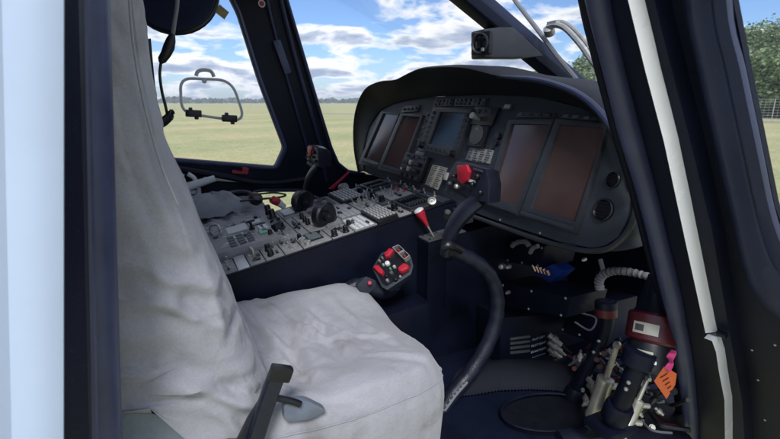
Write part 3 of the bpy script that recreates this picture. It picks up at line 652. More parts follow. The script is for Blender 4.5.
kn, q = unit([(447, 172), (456, 174), (453, 182), (444, 180)], 'key_switch', BEZEL, .012); MB().box(bil(q, .5, .5) + PN * .018, (.012, .02, .03), (PN, V((0, 1, 0)), PU)).build('guard', KEY, kn, bevel=.002)

# ------------------------------------------------------------------ centre console
SL = .145 / .762; cz = lambda x: -.526 + SL * (x - .119)
CN = V((-SL, 0, 1)).normalized(); CXd = V((1, 0, SL)).normalized(); CYd = V((0, 1, 0)); C0 = V((.119, 1.42, -.526))
def cc_(p, o=0.0): return onN(p, C0, CN) + CN * o
con = thing('centre_console', (.5, 1.65, ZF), 'black console between the seats, its sloping grey top packed with switches and keypads', 'console')
X0, X1, Y0, Y1 = .02, .98, 1.42, 1.995
bodyp = [V((X0, Y0, ZF)), V((X1, Y0, ZF)), V((X1, Y0, cz(X1))), V((X0, Y0, cz(X0)))]
bo = MB().prism(bodyp, V((0, Y1 - Y0, 0)))
for i in range(46): 
    x = X0 + .01 + i * .0195
    bo.dome(V((x, Y0 - .0005, cz(x) - .014)), (0, -1, 0), .0026)
    if i % 2: bo.dome(V((x, Y0 - .0005, cz(x) - .17)), (0, -1, 0), .003)
bo.box((.45, Y0 - .004, -.74), (.7, .006, .012))
bo.build('body', CREASED, con)
MB().prism([V((X0 + .004, Y0 + .005, cz(X0))), V((X1 - .02, Y0 + .005, cz(X1))), V((X1 - .02, Y1 - .005, cz(X1))), V((X0 + .004, Y1 - .005, cz(X0)))], CN * .004).build('top_plate', KNOB, con)
def cpt(x, y, o=0): return V((x, y, cz(x))) + CN * o
AX = (CXd, CYd, CN)
def module(x0, x1, y0, y1, h=.006, m=CGREY, name='control_module', base=.004):
    q = [cpt(x0, y1, base + h), cpt(x1, y1, base + h), cpt(x1, y0, base + h), cpt(x0, y0, base + h)]
    pm = MB().prism(q, -CN * (h + .002))
    for a_, b_ in ((.04, .06), (.96, .06), (.96, .94), (.04, .94)): pm.lathe([(0, .0035), (.0012, .003)], bil(q, a_, b_), CN, 8, 1)
    return pm.build(name, [m, KNOB], con, bevel=.0006), q
def knob(o, p, r=.009, h=.016, m=KNOB, n=14):
    return MB().lathe([(0, r * 1.15), (h * .2, r * 1.1), (h * .25, r), (h * .9, r * .9), (h, r * .7)], p, CN, n, knurl=-.06).box(p + CN * (h + .0005), (r * 1.3, .002, .0015), AX).build('knob', m, o)
def toggle(o, p, m=ALU, h=.02):
    d = (CN + CXd * random.uniform(-.45, .45)).normalized()
    return MB().lathe([(0, .006), (.004, .006), (.005, .003)], p, CN, 8).tube([p, p + d * h * .8, p + d * h], [.002, .0032, .0034], 8).build('toggle', m, o)
def keys(o, q, nx, ny, m=KEY, h=.003, a=(.08, .92), b=(.1, .9), f=.68, name='keypad'):
    k = MB(); A = a[1] - a[0]; B = b[1] - b[0]
    for i in range(nx):
        for j in range(ny):
            a0 = a[0] + A * (i + .5 - f / 2) / nx; b0 = b[0] + B * (j + .5 - f / 2) / ny
            k.taper(subq(q, a0, a0 + A * f / nx, b0, b0 + B * f / ny), CN * h, .86)
    return k.build(name, m, o)
def pane(o, q, a0, a1, b0, b1, m, name, h=.0012): return MB().prism([p + CN * h for p in subq(q, a0, a1, b0, b1)], -CN * h * .8).build(name, m, o)
def lines(o, q, n, m=OFFW):
    k = MB()
    for i in range(int(n * 1.6)):
        a0 = random.uniform(.08, .75); b0 = random.uniform(.08, .9); k.add([p + CN * .0007 for p in subq(q, a0, a0 + random.uniform(.05, .16), b0, b0 + random.uniform(.015, .04))], [(0, 1, 2, 3)])
    o_ = k.build('printed_legend', m, o)
    for i in range(2 + n // 5):
        c = bil(q, random.uniform(.12, .88), random.uniform(.1, .9))
        MB().box(c + CN * .003, (random.uniform(.006, .016), random.uniform(.01, .026), .006), AX).build('button', random.choice([KNOB, KNOB, KNOB, CGREY2]), o, bevel=.001)
    return o_
def xy(px): p = cc_(px); return p.x, p.y
# rows from the rear, three columns across
T_ = lambda o, q, L, m=ALU, h=.02: [toggle(o, bil(q, u, v), m, h) for u, v in L]
K_ = lambda o, q, L, r=.009, h=.018: [knob(o, bil(q, u, v), r, h) for u, v in L]
o, q = module(.045, .162, 1.432, 1.553); T_(o, q, [(u, v) for u in (.15, .38, .62, .85) for v in (.22, .5, .78)]); lines(o, q, 16)
o, q = module(.166, .2, 1.432, 1.553, m=OFFW, name='blank_plate')
o, q = module(.204, .25, 1.432, 1.553); lines(o, q, 10); MB().tube(catmull([bil(q, .5, .1), bil(q, .5, .12) + CN * .02, bil(q, .5, .5) + CN * .02, bil(q, .5, .52)], 4), .0045, 8).build('pull_handle', ALU, o); pane(o, q, .25, .8, .6, .85, KNOB, 'window'); T_(o, q, [(.2, .7)])
o, q = module(.254, .312, 1.432, 1.553); K_(o, q, [(.4, .35), (.35, .8)], .0105, .024); lines(o, q, 14); T_(o, q, [(.8, .2)])
ku, q = module(.112, .328, 1.562, 1.85, h=.03, name='keypad_unit', m=CGREY)
pane(ku, q, .33, .66, .03, .34, LCDL, 'display_window'); pane(ku, q, .3, .69, .35, .4, KNOB, 'window_sill'); keys(ku, q, 3, 4, CGREY2, .004, (.26, .68), (.46, .93), .74)
pane(ku, q, .7, .98, .02, .3, KNOB, 'brow', .004); pane(ku, q, .75, .93, .06, .25, LCDG, 'brow_window', .0052); MB().lathe([(0, .011), (.006, .011), (.01, .005), (.026, .005), (.03, .011), (.036, .008)], bil(q, .72, .42), CN, 12).box(bil(q, .72, .42) + CN * .033, (.034, .011, .008), AX).build('joystick', KNOB, ku)
pane(ku, q, .78, .9, .6, .76, GREEN, 'green_lamp', .004); keys(ku, q, 2, 2, OFFW, .005, (.8, .97), (.38, .58)); K_(ku, q, [(.92, .85)], .008); T_(ku, q, [(.1, .15), (.1, .3), (.2, .2)]); lines(ku, q, 18)
MB().tube(catmull([bil(q, .06, .1), bil(q, .1, .1) + CN * .03, bil(q, .22, .14) + CN * .03, bil(q, .24, .16)], 4), .004, 8).build('pull_handle', ALU, ku)
o, q = module(.045, .108, 1.562, 1.85); T_(o, q, [(u, v) for u in (.3, .7) for v in (.12, .28, .44, .6, .76, .9)]); lines(o, q, 12)
o, q = module(.05, .328, 1.858, 1.985); keys(o, q, 8, 3, KEY); lines(o, q, 10); K_(o, q, [(.94, .5)])
o, q = module(.333, .40, 1.845, 1.985); K_(o, q, [(.6, .14), (.6, .76)], .014, .04); lines(o, q, 6)
o, q = module(.333, .40, 1.562, 1.838); K_(o, q, [(.35, .45)], .026, .028); lines(o, q, 12); K_(o, q, [(.7, .12), (.3, .15)], .008); T_(o, q, [(.7, .62), (.75, .76), (.4, .85), (.3, .72)])
o, q = module(.316, .374, 1.432, 1.553); T_(o, q, [(.3, .3), (.6, .5), (.5, .75)], ALU, .026); lines(o, q, 12)
o, q = module(.404, .476, 1.828, 1.985); pane(o, q, .1, .9, .1, .85, KNOB, 'frame'); pane(o, q, .2, .8, .16, .78, LCDL, 'display_window', .0022)
o, q = module(.404, .434, 1.562, 1.82); keys(o, q, 1, 4, KNOB, .01, (.3, .7), (.3, .75)); lines(o, q, 8)
o, q = module(.438, .50, 1.562, 1.82); K_(o, q, [(.35, .46), (.35, .62), (.4, .25)], .009, .022); lines(o, q, 14); T_(o, q, [(.75, .8)])
o, q = module(.378, .476, 1.432, 1.553); pane(o, q, .3, .82, .02, .74, KNOB, 'frame', .003); pane(o, q, .36, .77, .08, .66, LCDG, 'display_window', .0042); K_(o, q, [(.13, .2)], .008); MB().lathe([(0, .013), (.014, .012), (.016, .008)], bil(q, .12, .55), CN, 14).build('knob', ALU, o); MB().lathe([(0, .012), (.012, .011), (.014, .007)], bil(q, .2, .85), CN, 14).build('knob', ALU, o); lines(o, q, 8)
o, q = module(.48, .558, 1.432, 1.553); K_(o, q, [(.15, .88), (.7, .86)], .011, .024); lines(o, q, 14); T_(o, q, [(.3, .3), (.7, .4)])
o, q = module(.504, .57, 1.562, 1.80); lines(o, q, 18); T_(o, q, [(.8, .2), (.8, .4)]); K_(o, q, [(.8, .7)])
o, q = module(.48, .548, 1.83, 1.985); lines(o, q, 10); T_(o, q, [(.8, .2), (.8, .5)])
o, q = module(.552, .64, 1.80, 1.985); keys(o, q, 3, 5, CGREY2, .002, (.05, .95), (.05, .95), .8); lines(o, q, 14)
o, q = module(.574, .66, 1.60, 1.793); keys(o, q, 4, 7, KEY, .0015, (.04, .96), (.04, .96), .82); lines(o, q, 8)
o, q = module(.562, .645, 1.432, 1.592); keys(o, q, 4, 6, OFFW, .0015, (.05, .95), (.05, .95), .78); K_(o, q, [(.08, .5)]); lines(o, q, 8)
for (x, y, r) in [(.507, 1.885, .05), (.512, 1.605, .05)]:   # the two big trim hand wheels standing in the console
    ca = V((.42, -1, .05)).normalized(); cw = cpt(x, y, .042); wl_ = MB().lathe([(-.019, r * .5), (-.02, r * .86), (-.014, r), (.014, r), (.02, r * .86), (.015, r * .7), (.015, r * .4), (.026, r * .34), (.027, r * .1)], cw, ca, 36, knurl=-.03)
    wo = wl_.build('trim_wheel', KNOB, con); MB().prism([cw + V((-.03, .02, -.045)), cw + V((.03, .02, -.045)), cw + V((.012, 0.02, 0)), cw + V((-.012, 0.02, 0))], (0, .012, 0)).build('wheel_fork', BEZEL, wo)
    MB().dome(cw + ca * .027, ca, .006).build('hub_cap', BEZEL, wo)
kb1, q = module(.648, .745, 1.785, 1.985, h=.018, name='keyboard_unit', m=KNOB); keys(kb1, q, 6, 5, KEY, .004, (.03, .97), (.04, .96), .7)
kb2, q = module(.652, .728, 1.432, 1.598, h=.018, name='keyboard_unit', m=KNOB); keys(kb2, q, 6, 5, KEY, .004, (.03, .97), (.04, .96), .7)
o, q = module(.666, .745, 1.606, 1.778); T_(o, q, [(u, v) for u in (.2, .5, .8) for v in (.15, .4, .65, .88)], ALU, .028); lines(o, q, 10)
o, q = module(.75, .797, 1.62, 1.985, m=CGREY2); K_(o, q, [(.3, .29), (.5, .62), (.5, .87)], .013, .024); T_(o, q, [(.5, .08), (.6, .18), (.5, .42), (.7, .5), (.4, .74)], ALU, .026); lines(o, q, 8)
o, q = module(.733, .783, 1.432, 1.6); K_(o, q, [(.45, .5)], .013, .028); T_(o, q, [(.5, .2), (.5, .8)]); lines(o, q, 6)
for x0, x1, y0, y1 in [(.805, .91, 1.835, 1.985), (.788, .888, 1.45, 1.61)]:
    bx, q = module(x0, x1, y0, y1, h=.008, name='switch_tray', m=CGREY2)
    MB().plate([p + CN * .008 for p in q], [[p + CN * .008 for p in subq(q, .07, .93, .07, .93)]], -CN * .008).build('tray_wall', BEZEL, bx)
    pane(bx, q, .07, .93, .07, .93, KNOB, 'tray_floor')
    for k in range(7):
        for b_ in (.3, .72): MB().box(bil(q, .15 + .115 * k, b_) + CN * .008, (.007, .03, .012), AX).build('rocker_switch', KNOB if b_ < .5 else BEZEL, bx, bevel=.002)
o, q = module(.803, .908, 1.63, 1.822); T_(o, q, [(.85, .13), (.8, .4), (.88, .6)], RED, .022); T_(o, q, [(.3, .15), (.3, .35), (.3, .55), (.3, .75), (.6, .25), (.6, .7)], ALU, .026); lines(o, q, 8)
o, q = module(.915, .955, 1.44, 1.985, m=PGREY); T_(o, q, [(.5, v) for v in (.1, .3, .42, .55, .7, .85)]); lines(o, q, 12, CGREY)
sk_ = cc_((432.5, 206), .012); MB().lathe([(0, .017), (.012, .018), (.02, .016), (.021, .011), (.017, .009), (.017, .004), (.023, .003)], sk_, V((-.5, -.7, .7)), 22).build('silver_knob', ALU, con)
MB().lathe([(0, .012), (.03, .011), (.034, .006)], cc_((447, 217), .0), V((-.3, -.6, .8)), 14).build('silver_knob', CGREY2, con)
# front block with a tray, reaching towards the pilot
blk = MB().prism([V((.80, 1.34, ZF)), V((1.5, 1.34, ZF)), V((1.5, 1.34, -.40)), V((.80, 1.34, -.485))], V((0, .085, 0)))
for i in range(13):
    blk.dome(V((.81, 1.3395, -.51 - i * .035)), (0, -1, 0), .003)
    blk.dome(V((.83 + i * .04, 1.3395, -.83 + i * .012)), (0, -1, 0), .0035); blk.dome(V((.83 + i * .045, 1.3395, -.5 + i * .006)), (0, -1, 0), .003)
for i in range(9): blk.dome(V((.86 + (i % 3) * .13, 1.3395, -.58 - (i // 3) * .09 + random.uniform(-.02, .02))), (0, -1, 0), .0035)
blk.build('front_block', CREASED, con)
MB().prism([V((.875, 1.339, -.56)), V((1.0, 1.339, -.55)), V((1.0, 1.339, -.74)), V((.875, 1.339, -.75))], (0, -.003, 0)).build('access_cover', BLACK, con, bevel=.001)
tp = MB().prism([V((.803, 1.343, -.4825)), V((.96, 1.343, -.463)), V((.96, 1.418, -.463)), V((.803, 1.418, -.4825))], (0, 0, .004))
for a_, b_ in ((.815, 1.355), (.815, 1.405), (.87, 1.355), (.87, 1.405), (.93, 1.36)): tp.dome(V((a_, b_, -.477 + (a_ - .803) * .124)), (0, 0, 1), .004, 1)
tp.build('lever_tray', [CGREY2, KNOB], con)
rl = thing('emergency_lever', V((.835, 1.375, -.478)), 'red and white knobbed lever rising from the tray at the console front', 'lever')
b0 = V((.845, 1.375, -.478)); t0 = onY((419, 211), 1.40)
MB().tube([b0, b0.lerp(t0, .75)], [.003, .004], 8).build('shaft', SILV, rl)
MB().tube([b0.lerp(t0, .45), b0.lerp(t0, .62), b0.lerp(t0, .9), t0], [.006, .009, .018, .017], 14).build('grip', RED, rl)
MB().lathe([(0, .019), (.006, .017), (.01, .009)], t0, t0 - b0, 14).build('cap', OFFW, rl)

# ------------------------------------------------------------------ cyclic sticks
def cyclic(label, off, lbl_extra=None):
    off = V(off)
    base = onZ((453, 394), ZF + .01) + off
    base.z = ZF
    t = thing('cyclic_stick', base, label, 'control stick', 'pilot control sticks')
    P = lambda p, y: onY(p, y) + off
    low = catmull([P(p, 1.08) for p in [(440, 412), (455, 391), (470, 373), (487, 345), (496, 318), (497, 296), (490, 276), (476, 262), (460, 254), (446, 249)]], 5)
    nL = len(low)
    MB().tube(low, [.0255 - .004 * (i / nL) + .0012 * math.sin(i * 1.9) for i in range(nL)], 16).build('lower_tube', LEATHER, t)
    sp_ = MB()
    for i in range(2, 9): sp_.tube([low[i] + V((-.022, -.02, .002)), low[i] + V((-.017, -.027, .004)), low[i + 1] + V((-.017, -.027, .004))], .004, 6)
    sp_.build('seam', GCORD, t)
    up = catmull([P(p, y) for p, y in [((445, 255), 1.085), ((449, 238), 1.08), ((455, 224), 1.06), ((466, 210), 1.03), ((480, 198), 1.0)]], 5)
    MB().tube(up, [.026, .026, .027, .028, .029, .03, .031, .031, .032, .032, .032, .033, .034, .034, .034, .034, .034, .033, .033, .033, .033][:len(up)], 14, sq=.62).build('upper_arm', LEATHER, t)
    MB().tube(catmull([P(p, y) for p, y in [((443, 247), 1.04), ((450, 245), 1.03), ((461, 250), 1.04)]], 4), .012, 10).build('collar', KNOB, t)
    # grip head: switch face turned to the pilot, rounded body behind it
    XF = .74
    fpx = [(456, 162), (470, 163.5), (487, 169.5), (490, 184), (489, 203.5), (476, 201), (449, 189), (445.5, 184), (450, 172)]
    fp = [onX(p, XF) + off for p in fpx]; c = sum(fp, V()) / len(fp); n = len(fp)
    dv = V((1, .25, -.05)).normalized()
    rings = [[c + (p - c) * .94 + dv * -.004 for p in fp], fp, [c + (p - c) * 1.0 + dv * .025 for p in fp], [c + (p - c) * .93 + dv * .055 + V((0, 0, -.004)) for p in fp], [c + (p - c) * .72 + dv * .078 + V((0, 0, -.008)) for p in fp], [c + (p - c) * .3 + dv * .088 + V((0, 0, -.01)) for p in fp]]
    g = MB().sheet(rings, closed=True); g.add(rings[0], [tuple(range(n))]); g.add(rings[-1], [tuple(range(n))])
    gr = g.build('grip', LEATHER, t, ang=50)
    fn_ = -dv
    fpp = lambda p: onX(p, XF) + off + fn_ * .005
    MB().prism([fpp(p) for p in [(461, 165), (470.5, 164.5), (473.5, 172), (471.5, 180), (466, 184), (461.5, 179)]], fn_ * .014).build('red_switch', RED, gr, bevel=.004)
    for p, r, m in [((459.5, 186), .008, ALU), ((452.5, 183), .006, CGREY2), ((475, 184), .007, KNOB), ((480, 176), .008, KNOB), ((457, 176), .006, KNOB), ((483, 192), .007, KNOB)]:
        MB().lathe([(0, r), (.01, r * .9), (.013, r * .5)], fpp(p), fn_, 12).build('button', m, gr)
    MB().prism([fpp(p) for p in [(470, 179), (477, 180.5), (476.5, 183), (469.5, 181.5)]], fn_ * .002).build('marking', OFFW, gr)
    MB().prism([fpp(p) for p in [(475, 167.8), (484, 170.5), (484, 172.3), (475, 169.6)]], fn_ * .002).build('marking', CGREY2, gr)
    MB().prism([onX(p, XF) + off for p in [(444, 189), (449, 189), (476, 201.5), (476, 206), (470, 205), (444, 193)]], dv * .03).build('rest_plate', PGREY, gr, bevel=.002)
    return t
cyclic('black curved control stick beside the near seat, red switch on its grip', (0, 0, 0))
cyclic('farther black control stick in front of the door pillar, red switch on top', (-.115, 1.09, -.035))
# red pointer lever near the far stick
rv = thing('red_lever', onY((340, 186), 2.05), 'thin red lever lying between the far control stick and console', 'lever')
MB().prism([onY(p, 2.05) for p in [(349, 171.5), (350.3, 172.3), (337, 185), (334, 189.5), (329, 189)]], (0, .01, 0)).build('arm', RED, rv, bevel=.002)
MB().lathe([(0, .022), (.03, .02)], onY((342, 188), 2.03), (.2, -1, .3), 14).build('pivot', ALU, rv)
rc = thing('red_cap_lever', onY((280, 206), 1.92), 'pale lever with a red cap standing on the far edge of the console', 'lever')
MB().tube([onY((284, 207), 1.93), onY((278, 202), 1.92)], [.012, .016], 10).build('stem', OFFW, rc)
MB().tube([onY((278, 202), 1.92), onY((273, 200), 1.915), onY((271, 201), 1.91)], [.018, .018, .012], 12).build('cap', RED, rc)

# ------------------------------------------------------------------ collective
col = thing('collective_lever', V((.62, 1.34, -.66)), 'black collective lever beside the seat, red guarded switches on its head', 'control lever')
cf = onY((393, 268), 1.30); cn = V((-.5, -.42, .78)).normalized()
cp_ = lambda p, o=0: onN(p, cf, cn) + cn * o
hp_ = [cp_(p) for p in [(372, 268), (381, 253), (391, 248.5), (399, 248), (411.5, 258), (413.5, 266), (411, 274), (387, 290), (381.5, 287)]]
ch_ = MB().taper(hp_, -cn * .05, .8).build('head', PGREY, col, bevel=.003)
MB().prism([cp_(p, .002) for p in [(375, 268), (383, 255), (391, 251), (398, 250), (409, 259), (411, 266), (409, 272), (387, 286), (383, 284)]], cn * .002).build('face_plate', KNOB, ch_)
for ps_ in ([(384.5, 256), (391, 249.5), (396, 252), (390.5, 259), (386, 260)], [(373, 268.5), (379, 266), (385.5, 273), (384, 277.5), (380, 276)], [(398, 270), (405, 264.5), (410.5, 267), (410, 271), (403, 274.5), (399, 274)]):
    MB().taper([cp_(p, .004) for p in ps_], cn * .014, .8).build('red_guard', RED, ch_, bevel=.003)
for a_ in ([(394, 251), (400, 248.3), (406, 253.5), (400, 257)], [(400, 257.3), (406, 254), (411.5, 259), (406, 263)]):
    q = [cp_(p, .004) for p in a_]; c = sum(q, V()) / 4
    MB().plate([p + cn * .02 for p in q], [[c + (p - c) * .85 + cn * .02 for p in q]], -cn * .02).build('switch_guard', CGREY, ch_)
    MB().lathe([(0, .005), (.012, .004)], c, cn, 8).build('guarded_button', RED, ch_)
for p, r, m in [((388, 264.5), .0095, OFFW), ((380, 262), .005, ALU), ((383, 259), .004, ALU), ((396, 280), .008, KNOB), ((388, 281.5), .006, ALU), ((392, 274), .007, CGREY2), ((395, 268), .006, KEY), ((401, 278), .005, ALU), ((384, 266), .004, KEY), ((391, 270), .004, GREEN), ((387, 277), .007, KNOB)]:
    MB().lathe([(0, r), (.009, r * .85), (.011, r * .5)], cp_(p, .003), cn, 12).build('button', m, ch_)
MB().tube(catmull([cp_((390, 276), -.04), onY((384, 290), 1.33), onY((366, 288), 1.34), onY((345, 292), 1.36), V((.25, 1.385, -.84))], 5), [.034 - .0006 * i for i in range(21)], 12).build('arm', LEATHER, col)
tg_ = MB().taper([onY(p, 1.3) for p in [(358, 284), (366, 276), (376, 280), (377, 287), (370, 293), (360, 292)]], V((0, .05, -.02)), .9).build('twist_grip', PGREY, col, bevel=.005)
MB().lathe([(0, .008), (.008, .006)], onY((369.5, 283), 1.297), (-.3, -1, .5), 10).build('red_button', RED, tg_)
bx_ = MB().prism([V((.50, 1.40, -.72)), V((.79, 1.40, -.69)), V((.79, 1.40, -.94)), V((.5, 1.40, -.94))], (0, -.10, 0)).build('lower_box', CREASED, col, bevel=.008)

# ------------------------------------------------------------------ pilot seats and their covers
def seg_d(x, y, a, b):
    dx, dy = b[0] - a[0], b[1] - a[1]; t = max(0, min(1, ((x - a[0]) * dx + (y - a[1]) * dy) / (dx * dx + dy * dy)))
    return math.hypot(x - a[0] - dx * t, y - a[1] - dy * t), t
FOLDS = [((.13, 1.36), (.30, 1.0), .012, .016), ((.2, 1.38), (.36, 1.05), .012, .015), ((.12, 1.15), (.3, .88), .013, .018), ((.28, 1.36), (.42, 1.0), .009, .013), ((.35, 1.25), (.33, .9), -.009, .018), ((.24, 1.2), (.24, .9), -.012, .022), ((.42, 1.3), (.5, .95), .007, .014), ((.40, .95), (.55, .86), .006, .014), ((.16, 1.28), (.2, 1.05), -.01, .02), ((.3, 1.12), (.5, 1.02), .006, .012), ((.1, 1.0), (.22, .85), .012, .02)]
def sec(cx, cy, hx, hy, k, e=.32):
    out = []
    for i in range(k):
        a = 2 * math.pi * i / k; c, s = math.cos(a), math.sin(a)
        out.append((cx + hx * math.copysign(abs(c) ** e, c), cy + hy * math.copysign(abs(s) ** e, s)))
    return out
def seat(off, label, clabel, first):
    off = V(off)
    st_ = thing('pilot_seat', V((.2, 1.1, ZF)) + off, label, 'seat', 'cockpit seats')
    MB().box(V((.3, 1.1, -.78)) + off, (.44, .48, .12)).build('cushion', CUSH, st_, bevel=.04, seg=3)
    MB().prism([V(p) + off for p in [(.02, .86, -.72), (-.16, .86, -.72), (-.26, .86, .42), (-.09, .86, .42)]], (0, .5, 0)).build('backrest', CUSH, st_, bevel=.04, seg=3)
    MB().box(V((.24, 1.1, -.83)) + off, (.5, .46, .05)).build('seat_pan', PGREY, st_, bevel=.01)
    for y in (.9, 1.3): MB().box(V((.22, y, -.905)) + off, (.5, .03, .09)).build('rail', CREASED, st_, bevel=.004)
    MB().prism([V(p) + off for p in [(-.02, .862, -.42), (-.34, .862, -.42), (-.34, .862, -.86), (.03, .862, -.86)]], (0, .03, 0)).build('side_shell', CUSH, st_, bevel=.01)
    cv = MB()
    # cushion part: rings from the hem up and over to the middle
    K = 220; rings = []
    lev = [(-.96, .955, 0), (-.92, .965, 0), (-.88, .98, 0), (-.84, .99, 0), (-.8, 1.0, 0), (-.76, 1.01, 0), (-.72, 1.012, 0), (-.69, 1.005, 0), (-.665, .99, 0), (-.645, .965, 0), (-.63, .935, 0)]
    for k in range(1, 43): lev.append((-.62 + .008 * (1 - math.exp(-k / 4)), .935 * (1 - k / 42.5), 1))
    for (z, s, top_) in lev:
        ring = []
        for i, (x, y) in enumerate(sec(.303, 1.105, .295, .298, K, .47)):
            X, Y = .295 + (x - .295) * s, 1.105 + (y - 1.105) * s; Z = z; zz = 0
            bol = .03 * math.exp(-((Y - 1.36) / .08) ** 2) + .012 * math.exp(-((Y - .88) / .07) ** 2)
            frnt = -.022 * math.exp(-((Y - 1.14) / .11) ** 2) * max(0, (X - .36) / .2) - .022 * max(0, (X - .48) / .1) ** 2
            dipb = -.03 * math.exp(-((X - .22) / .12) ** 2 - ((Y - 1.1) / .2) ** 2)
            wgt = 1 if top_ else max(0, min(1, (z + .74) / .1))
            zz += (bol + frnt + dipb) * wgt
            for a, b, am, wd in FOLDS:
                d, t = seg_d(X, Y, a, b); wob = noise.noise(V((X * 14, Y * 14, am * 90))) * .014
                zz += am * 1.35 * (math.exp(-((d + wob) / wd) ** 2) - .45 * math.exp(-((d + wob - wd * 1.3) / wd) ** 2)) * math.sin(math.pi * min(.95, max(.05, t))) ** .6 * wgt
            zz += .0055 * noise.fractal(V((X * 9, Y * 9, 1.3)), 1, 2, 4) * wgt
            if not top_ and z < -.65:
                dn = noise.noise(V((i * .16, z * 2.2, 4))) * .010 + .006 * math.sin(i * .33 + z * 5) * min(1, (-.65 - z) / .2)
                dirv = V((x - .295, y - 1.105, 0)).normalized(); X += dirv.x * dn; Y += dirv.y * dn
                if z < -.9: Z += .012 * noise.noise(V((i * .1, 2, 2)))
            # slit on the near side where the buckle stalk comes out
            if .10 < X < .30 and Y < .9 and -.80 < z < -.64: Y += .016 * math.sin(math.pi * (X - .10) / .20) * math.sin(math.pi * (z + .80) / .16)
            ring.append(V((X, Y, Z + zz)) + off)
        rings.append(ring)
    cv.sheet(rings, closed=True); cv.add(rings[-1], [tuple(range(K))])
    # piping along the near top edge
    cv.tube([p + V((0, -.001, .001)) for p in [r for r in [rings[8][i] for i in range(int(K * .56), int(K * .97))]]], .0017, 6)
    cv.tube(catmull([onY(p, .8425) + off for p in [(128, -20), (130, 10), (134, 50), (141, 90), (150, 128), (163, 170), (178, 205)]], 5), .0022, 6)
    # back part: outline of the near front edge read off the photograph at the seat's near side
    prof = [onY(p, .845) for p in [(139, -20), (141, 0), (144, 25), (147, 50), (150.5, 75), (157, 108), (163, 138), (172, 164), (184, 189), (196, 212), (206, 237), (215, 262), (225, 285), (237, 309), (250, 340), (264, 372), (276, 395), (282, 420)]]
    prof = [V((-.05, .845, .40)), V((-.03, .845, .33)), V((-.018, .845, .25))] + prof
    prof = catmull(prof, 6); rb = []; KB = 200
    BF = [([(124, 294), (170, 306), (228, 328)], .011, .013), ([(124, 366), (165, 378), (205, 386), (258, 408)], .016, .016), ([(150, 348), (190, 372), (235, 388)], -.012, .02), ([(185, 300), (205, 318), (238, 331)], -.008, .011), ([(130, 335), (150, 355), (165, 392)], .01, .013), ([(165, 395), (200, 380), (250, 372)], .008, .014), ([(124, 200), (150, 240), (172, 300)], .006, .02), ([(135, 120), (150, 180), (185, 250)], .006, .02), ([(124, 255), (160, 275), (215, 290)], .006, .012), ([(200, 400), (225, 415), (245, 440)], .01, .014), ([(124, 60), (140, 90), (150, 130)], .005, .016), ([(205, 262), (215, 300), (222, 340)], .006, .011)]
    BF = [([tuple(onY(q, .845)[k] for k in (0, 2)) for q in ln], am, wd) for ln, am, wd in BF]
    rb.append([V((-.14 + .1 * (x + .14) * 0, 1.1, .47)) + off for x in range(KB)])
    for s in (.4, .8): rb.append([V((-.16 + (x) * 1, y, .465 - .02 * s)) + off for x, y in sec(0, 1.115, .1 * s, .26 * s, KB, .4)])
    for j, p in enumerate(prof):
        xf = p.x; dp_ = p.x + .27; z = p.z; low_ = max(0, (-.45 - z) / .3)
        ring = []
        for i, (x, y) in enumerate(sec(xf - dp_ / 2 - .03 * low_, 1.115, dp_ / 2 + .03 * low_, .275 + .012 * low_, KB, .36)):
            nrm = V((x - xf + dp_ / 2, y - 1.115, 0)).normalized()
            am = .003 + .006 * min(1, low_ * 1.4 + .15)
            dn = am * noise.fractal(V((x * 5, y * 5, z * 4.5)), 1, 2, 4)
            if nrm.y < .35:
                for ln, fa, fwd in BF:
                    dd_ = min(seg_d(x, z, ln[m_], ln[m_ + 1])[0] for m_ in range(len(ln) - 1)) + .006 * noise.noise(V((x * 16, z * 16, fa * 50)))
                    sg = z - ln[1][1] + .5 * (x - ln[1][0])
                    dn += 1.2 * fa * (math.exp(-(dd_ / fwd) ** 2) - .4 * math.exp(-((dd_ - fwd * 1.4) / fwd) ** 2) * (1 if sg < 0 else 0))
            if abs(nrm.x - .35) < .09 and z > -.3: dn -= .004
            if nrm.x > .2: dn += .005 * math.exp(-((y - .93) / .02) ** 2)
            zz = z
            if nrm.y < -.2 and j > len(prof) - 22:
                hem = -.535 - .012 * math.sin((x + .06) * 20) if x < -.075 else (-.535 - (x + .075) * 7)
                zz = max(z, hem)
            ring.append(V((x + nrm.x * dn, y + nrm.y * dn, zz)) + off)
        rb.append(ring)
    cv.sheet(rb, closed=True)
    o = cv.build('seat_cover', FABRIC, ang=75, weld=False); tag(o, clabel, 'seat cover', 'fabric seat covers')
    return st_
seat((0, 0, 0), 'near pilot seat hidden under a pale cover, only its blue grey side shell showing', 'crumpled pale grey cloth cover on the near pilot seat', True)
seat((-.12, 1.15, .1), 'far pilot seat beyond the console, beneath a pale cloth', 'pale cloth cover on the far seat, behind the console', False)
# buckle stalk by the near seat
bs = thing('seat_belt_buckle', onY((262, 439), .79), 'black upright seat belt stalk at the near side of the covered seat', 'seat belt')
P_ = [onY(p, .785) for p in [(249, 462), (259, 430), (267, 405), (276, 380), (281, 370)]]
sx = V((1, 0, -.42)).normalized()
rows = []
for k, (p, hw) in enumerate(zip(catmull(P_, 4), [.0165] * 17)): rows.append([p - sx * hw, p - sx * hw * .8 + V((0, -.006, 0)), p + sx * hw * .8 + V((0, -.006, 0)), p + sx * hw])
MB().sheet(rows, off=(0, .011, 0)).build('webbing_sleeve', LEATHER, bs, bevel=.001)
MB().box(onY((280.5, 373), .787), (.043, .02, .03), (V((1, 0, -.42)).normalized(), V((0, 1, 0)), V((.42, 0, 1)).normalized())).build('end_cap', KNOB, bs, bevel=.005)
MB().tube(catmull([onY(p, .80) for p in [(278, 398), (292, 401), (300, 404)]], 3), .007, 8).build('loop', KNOB, bs)
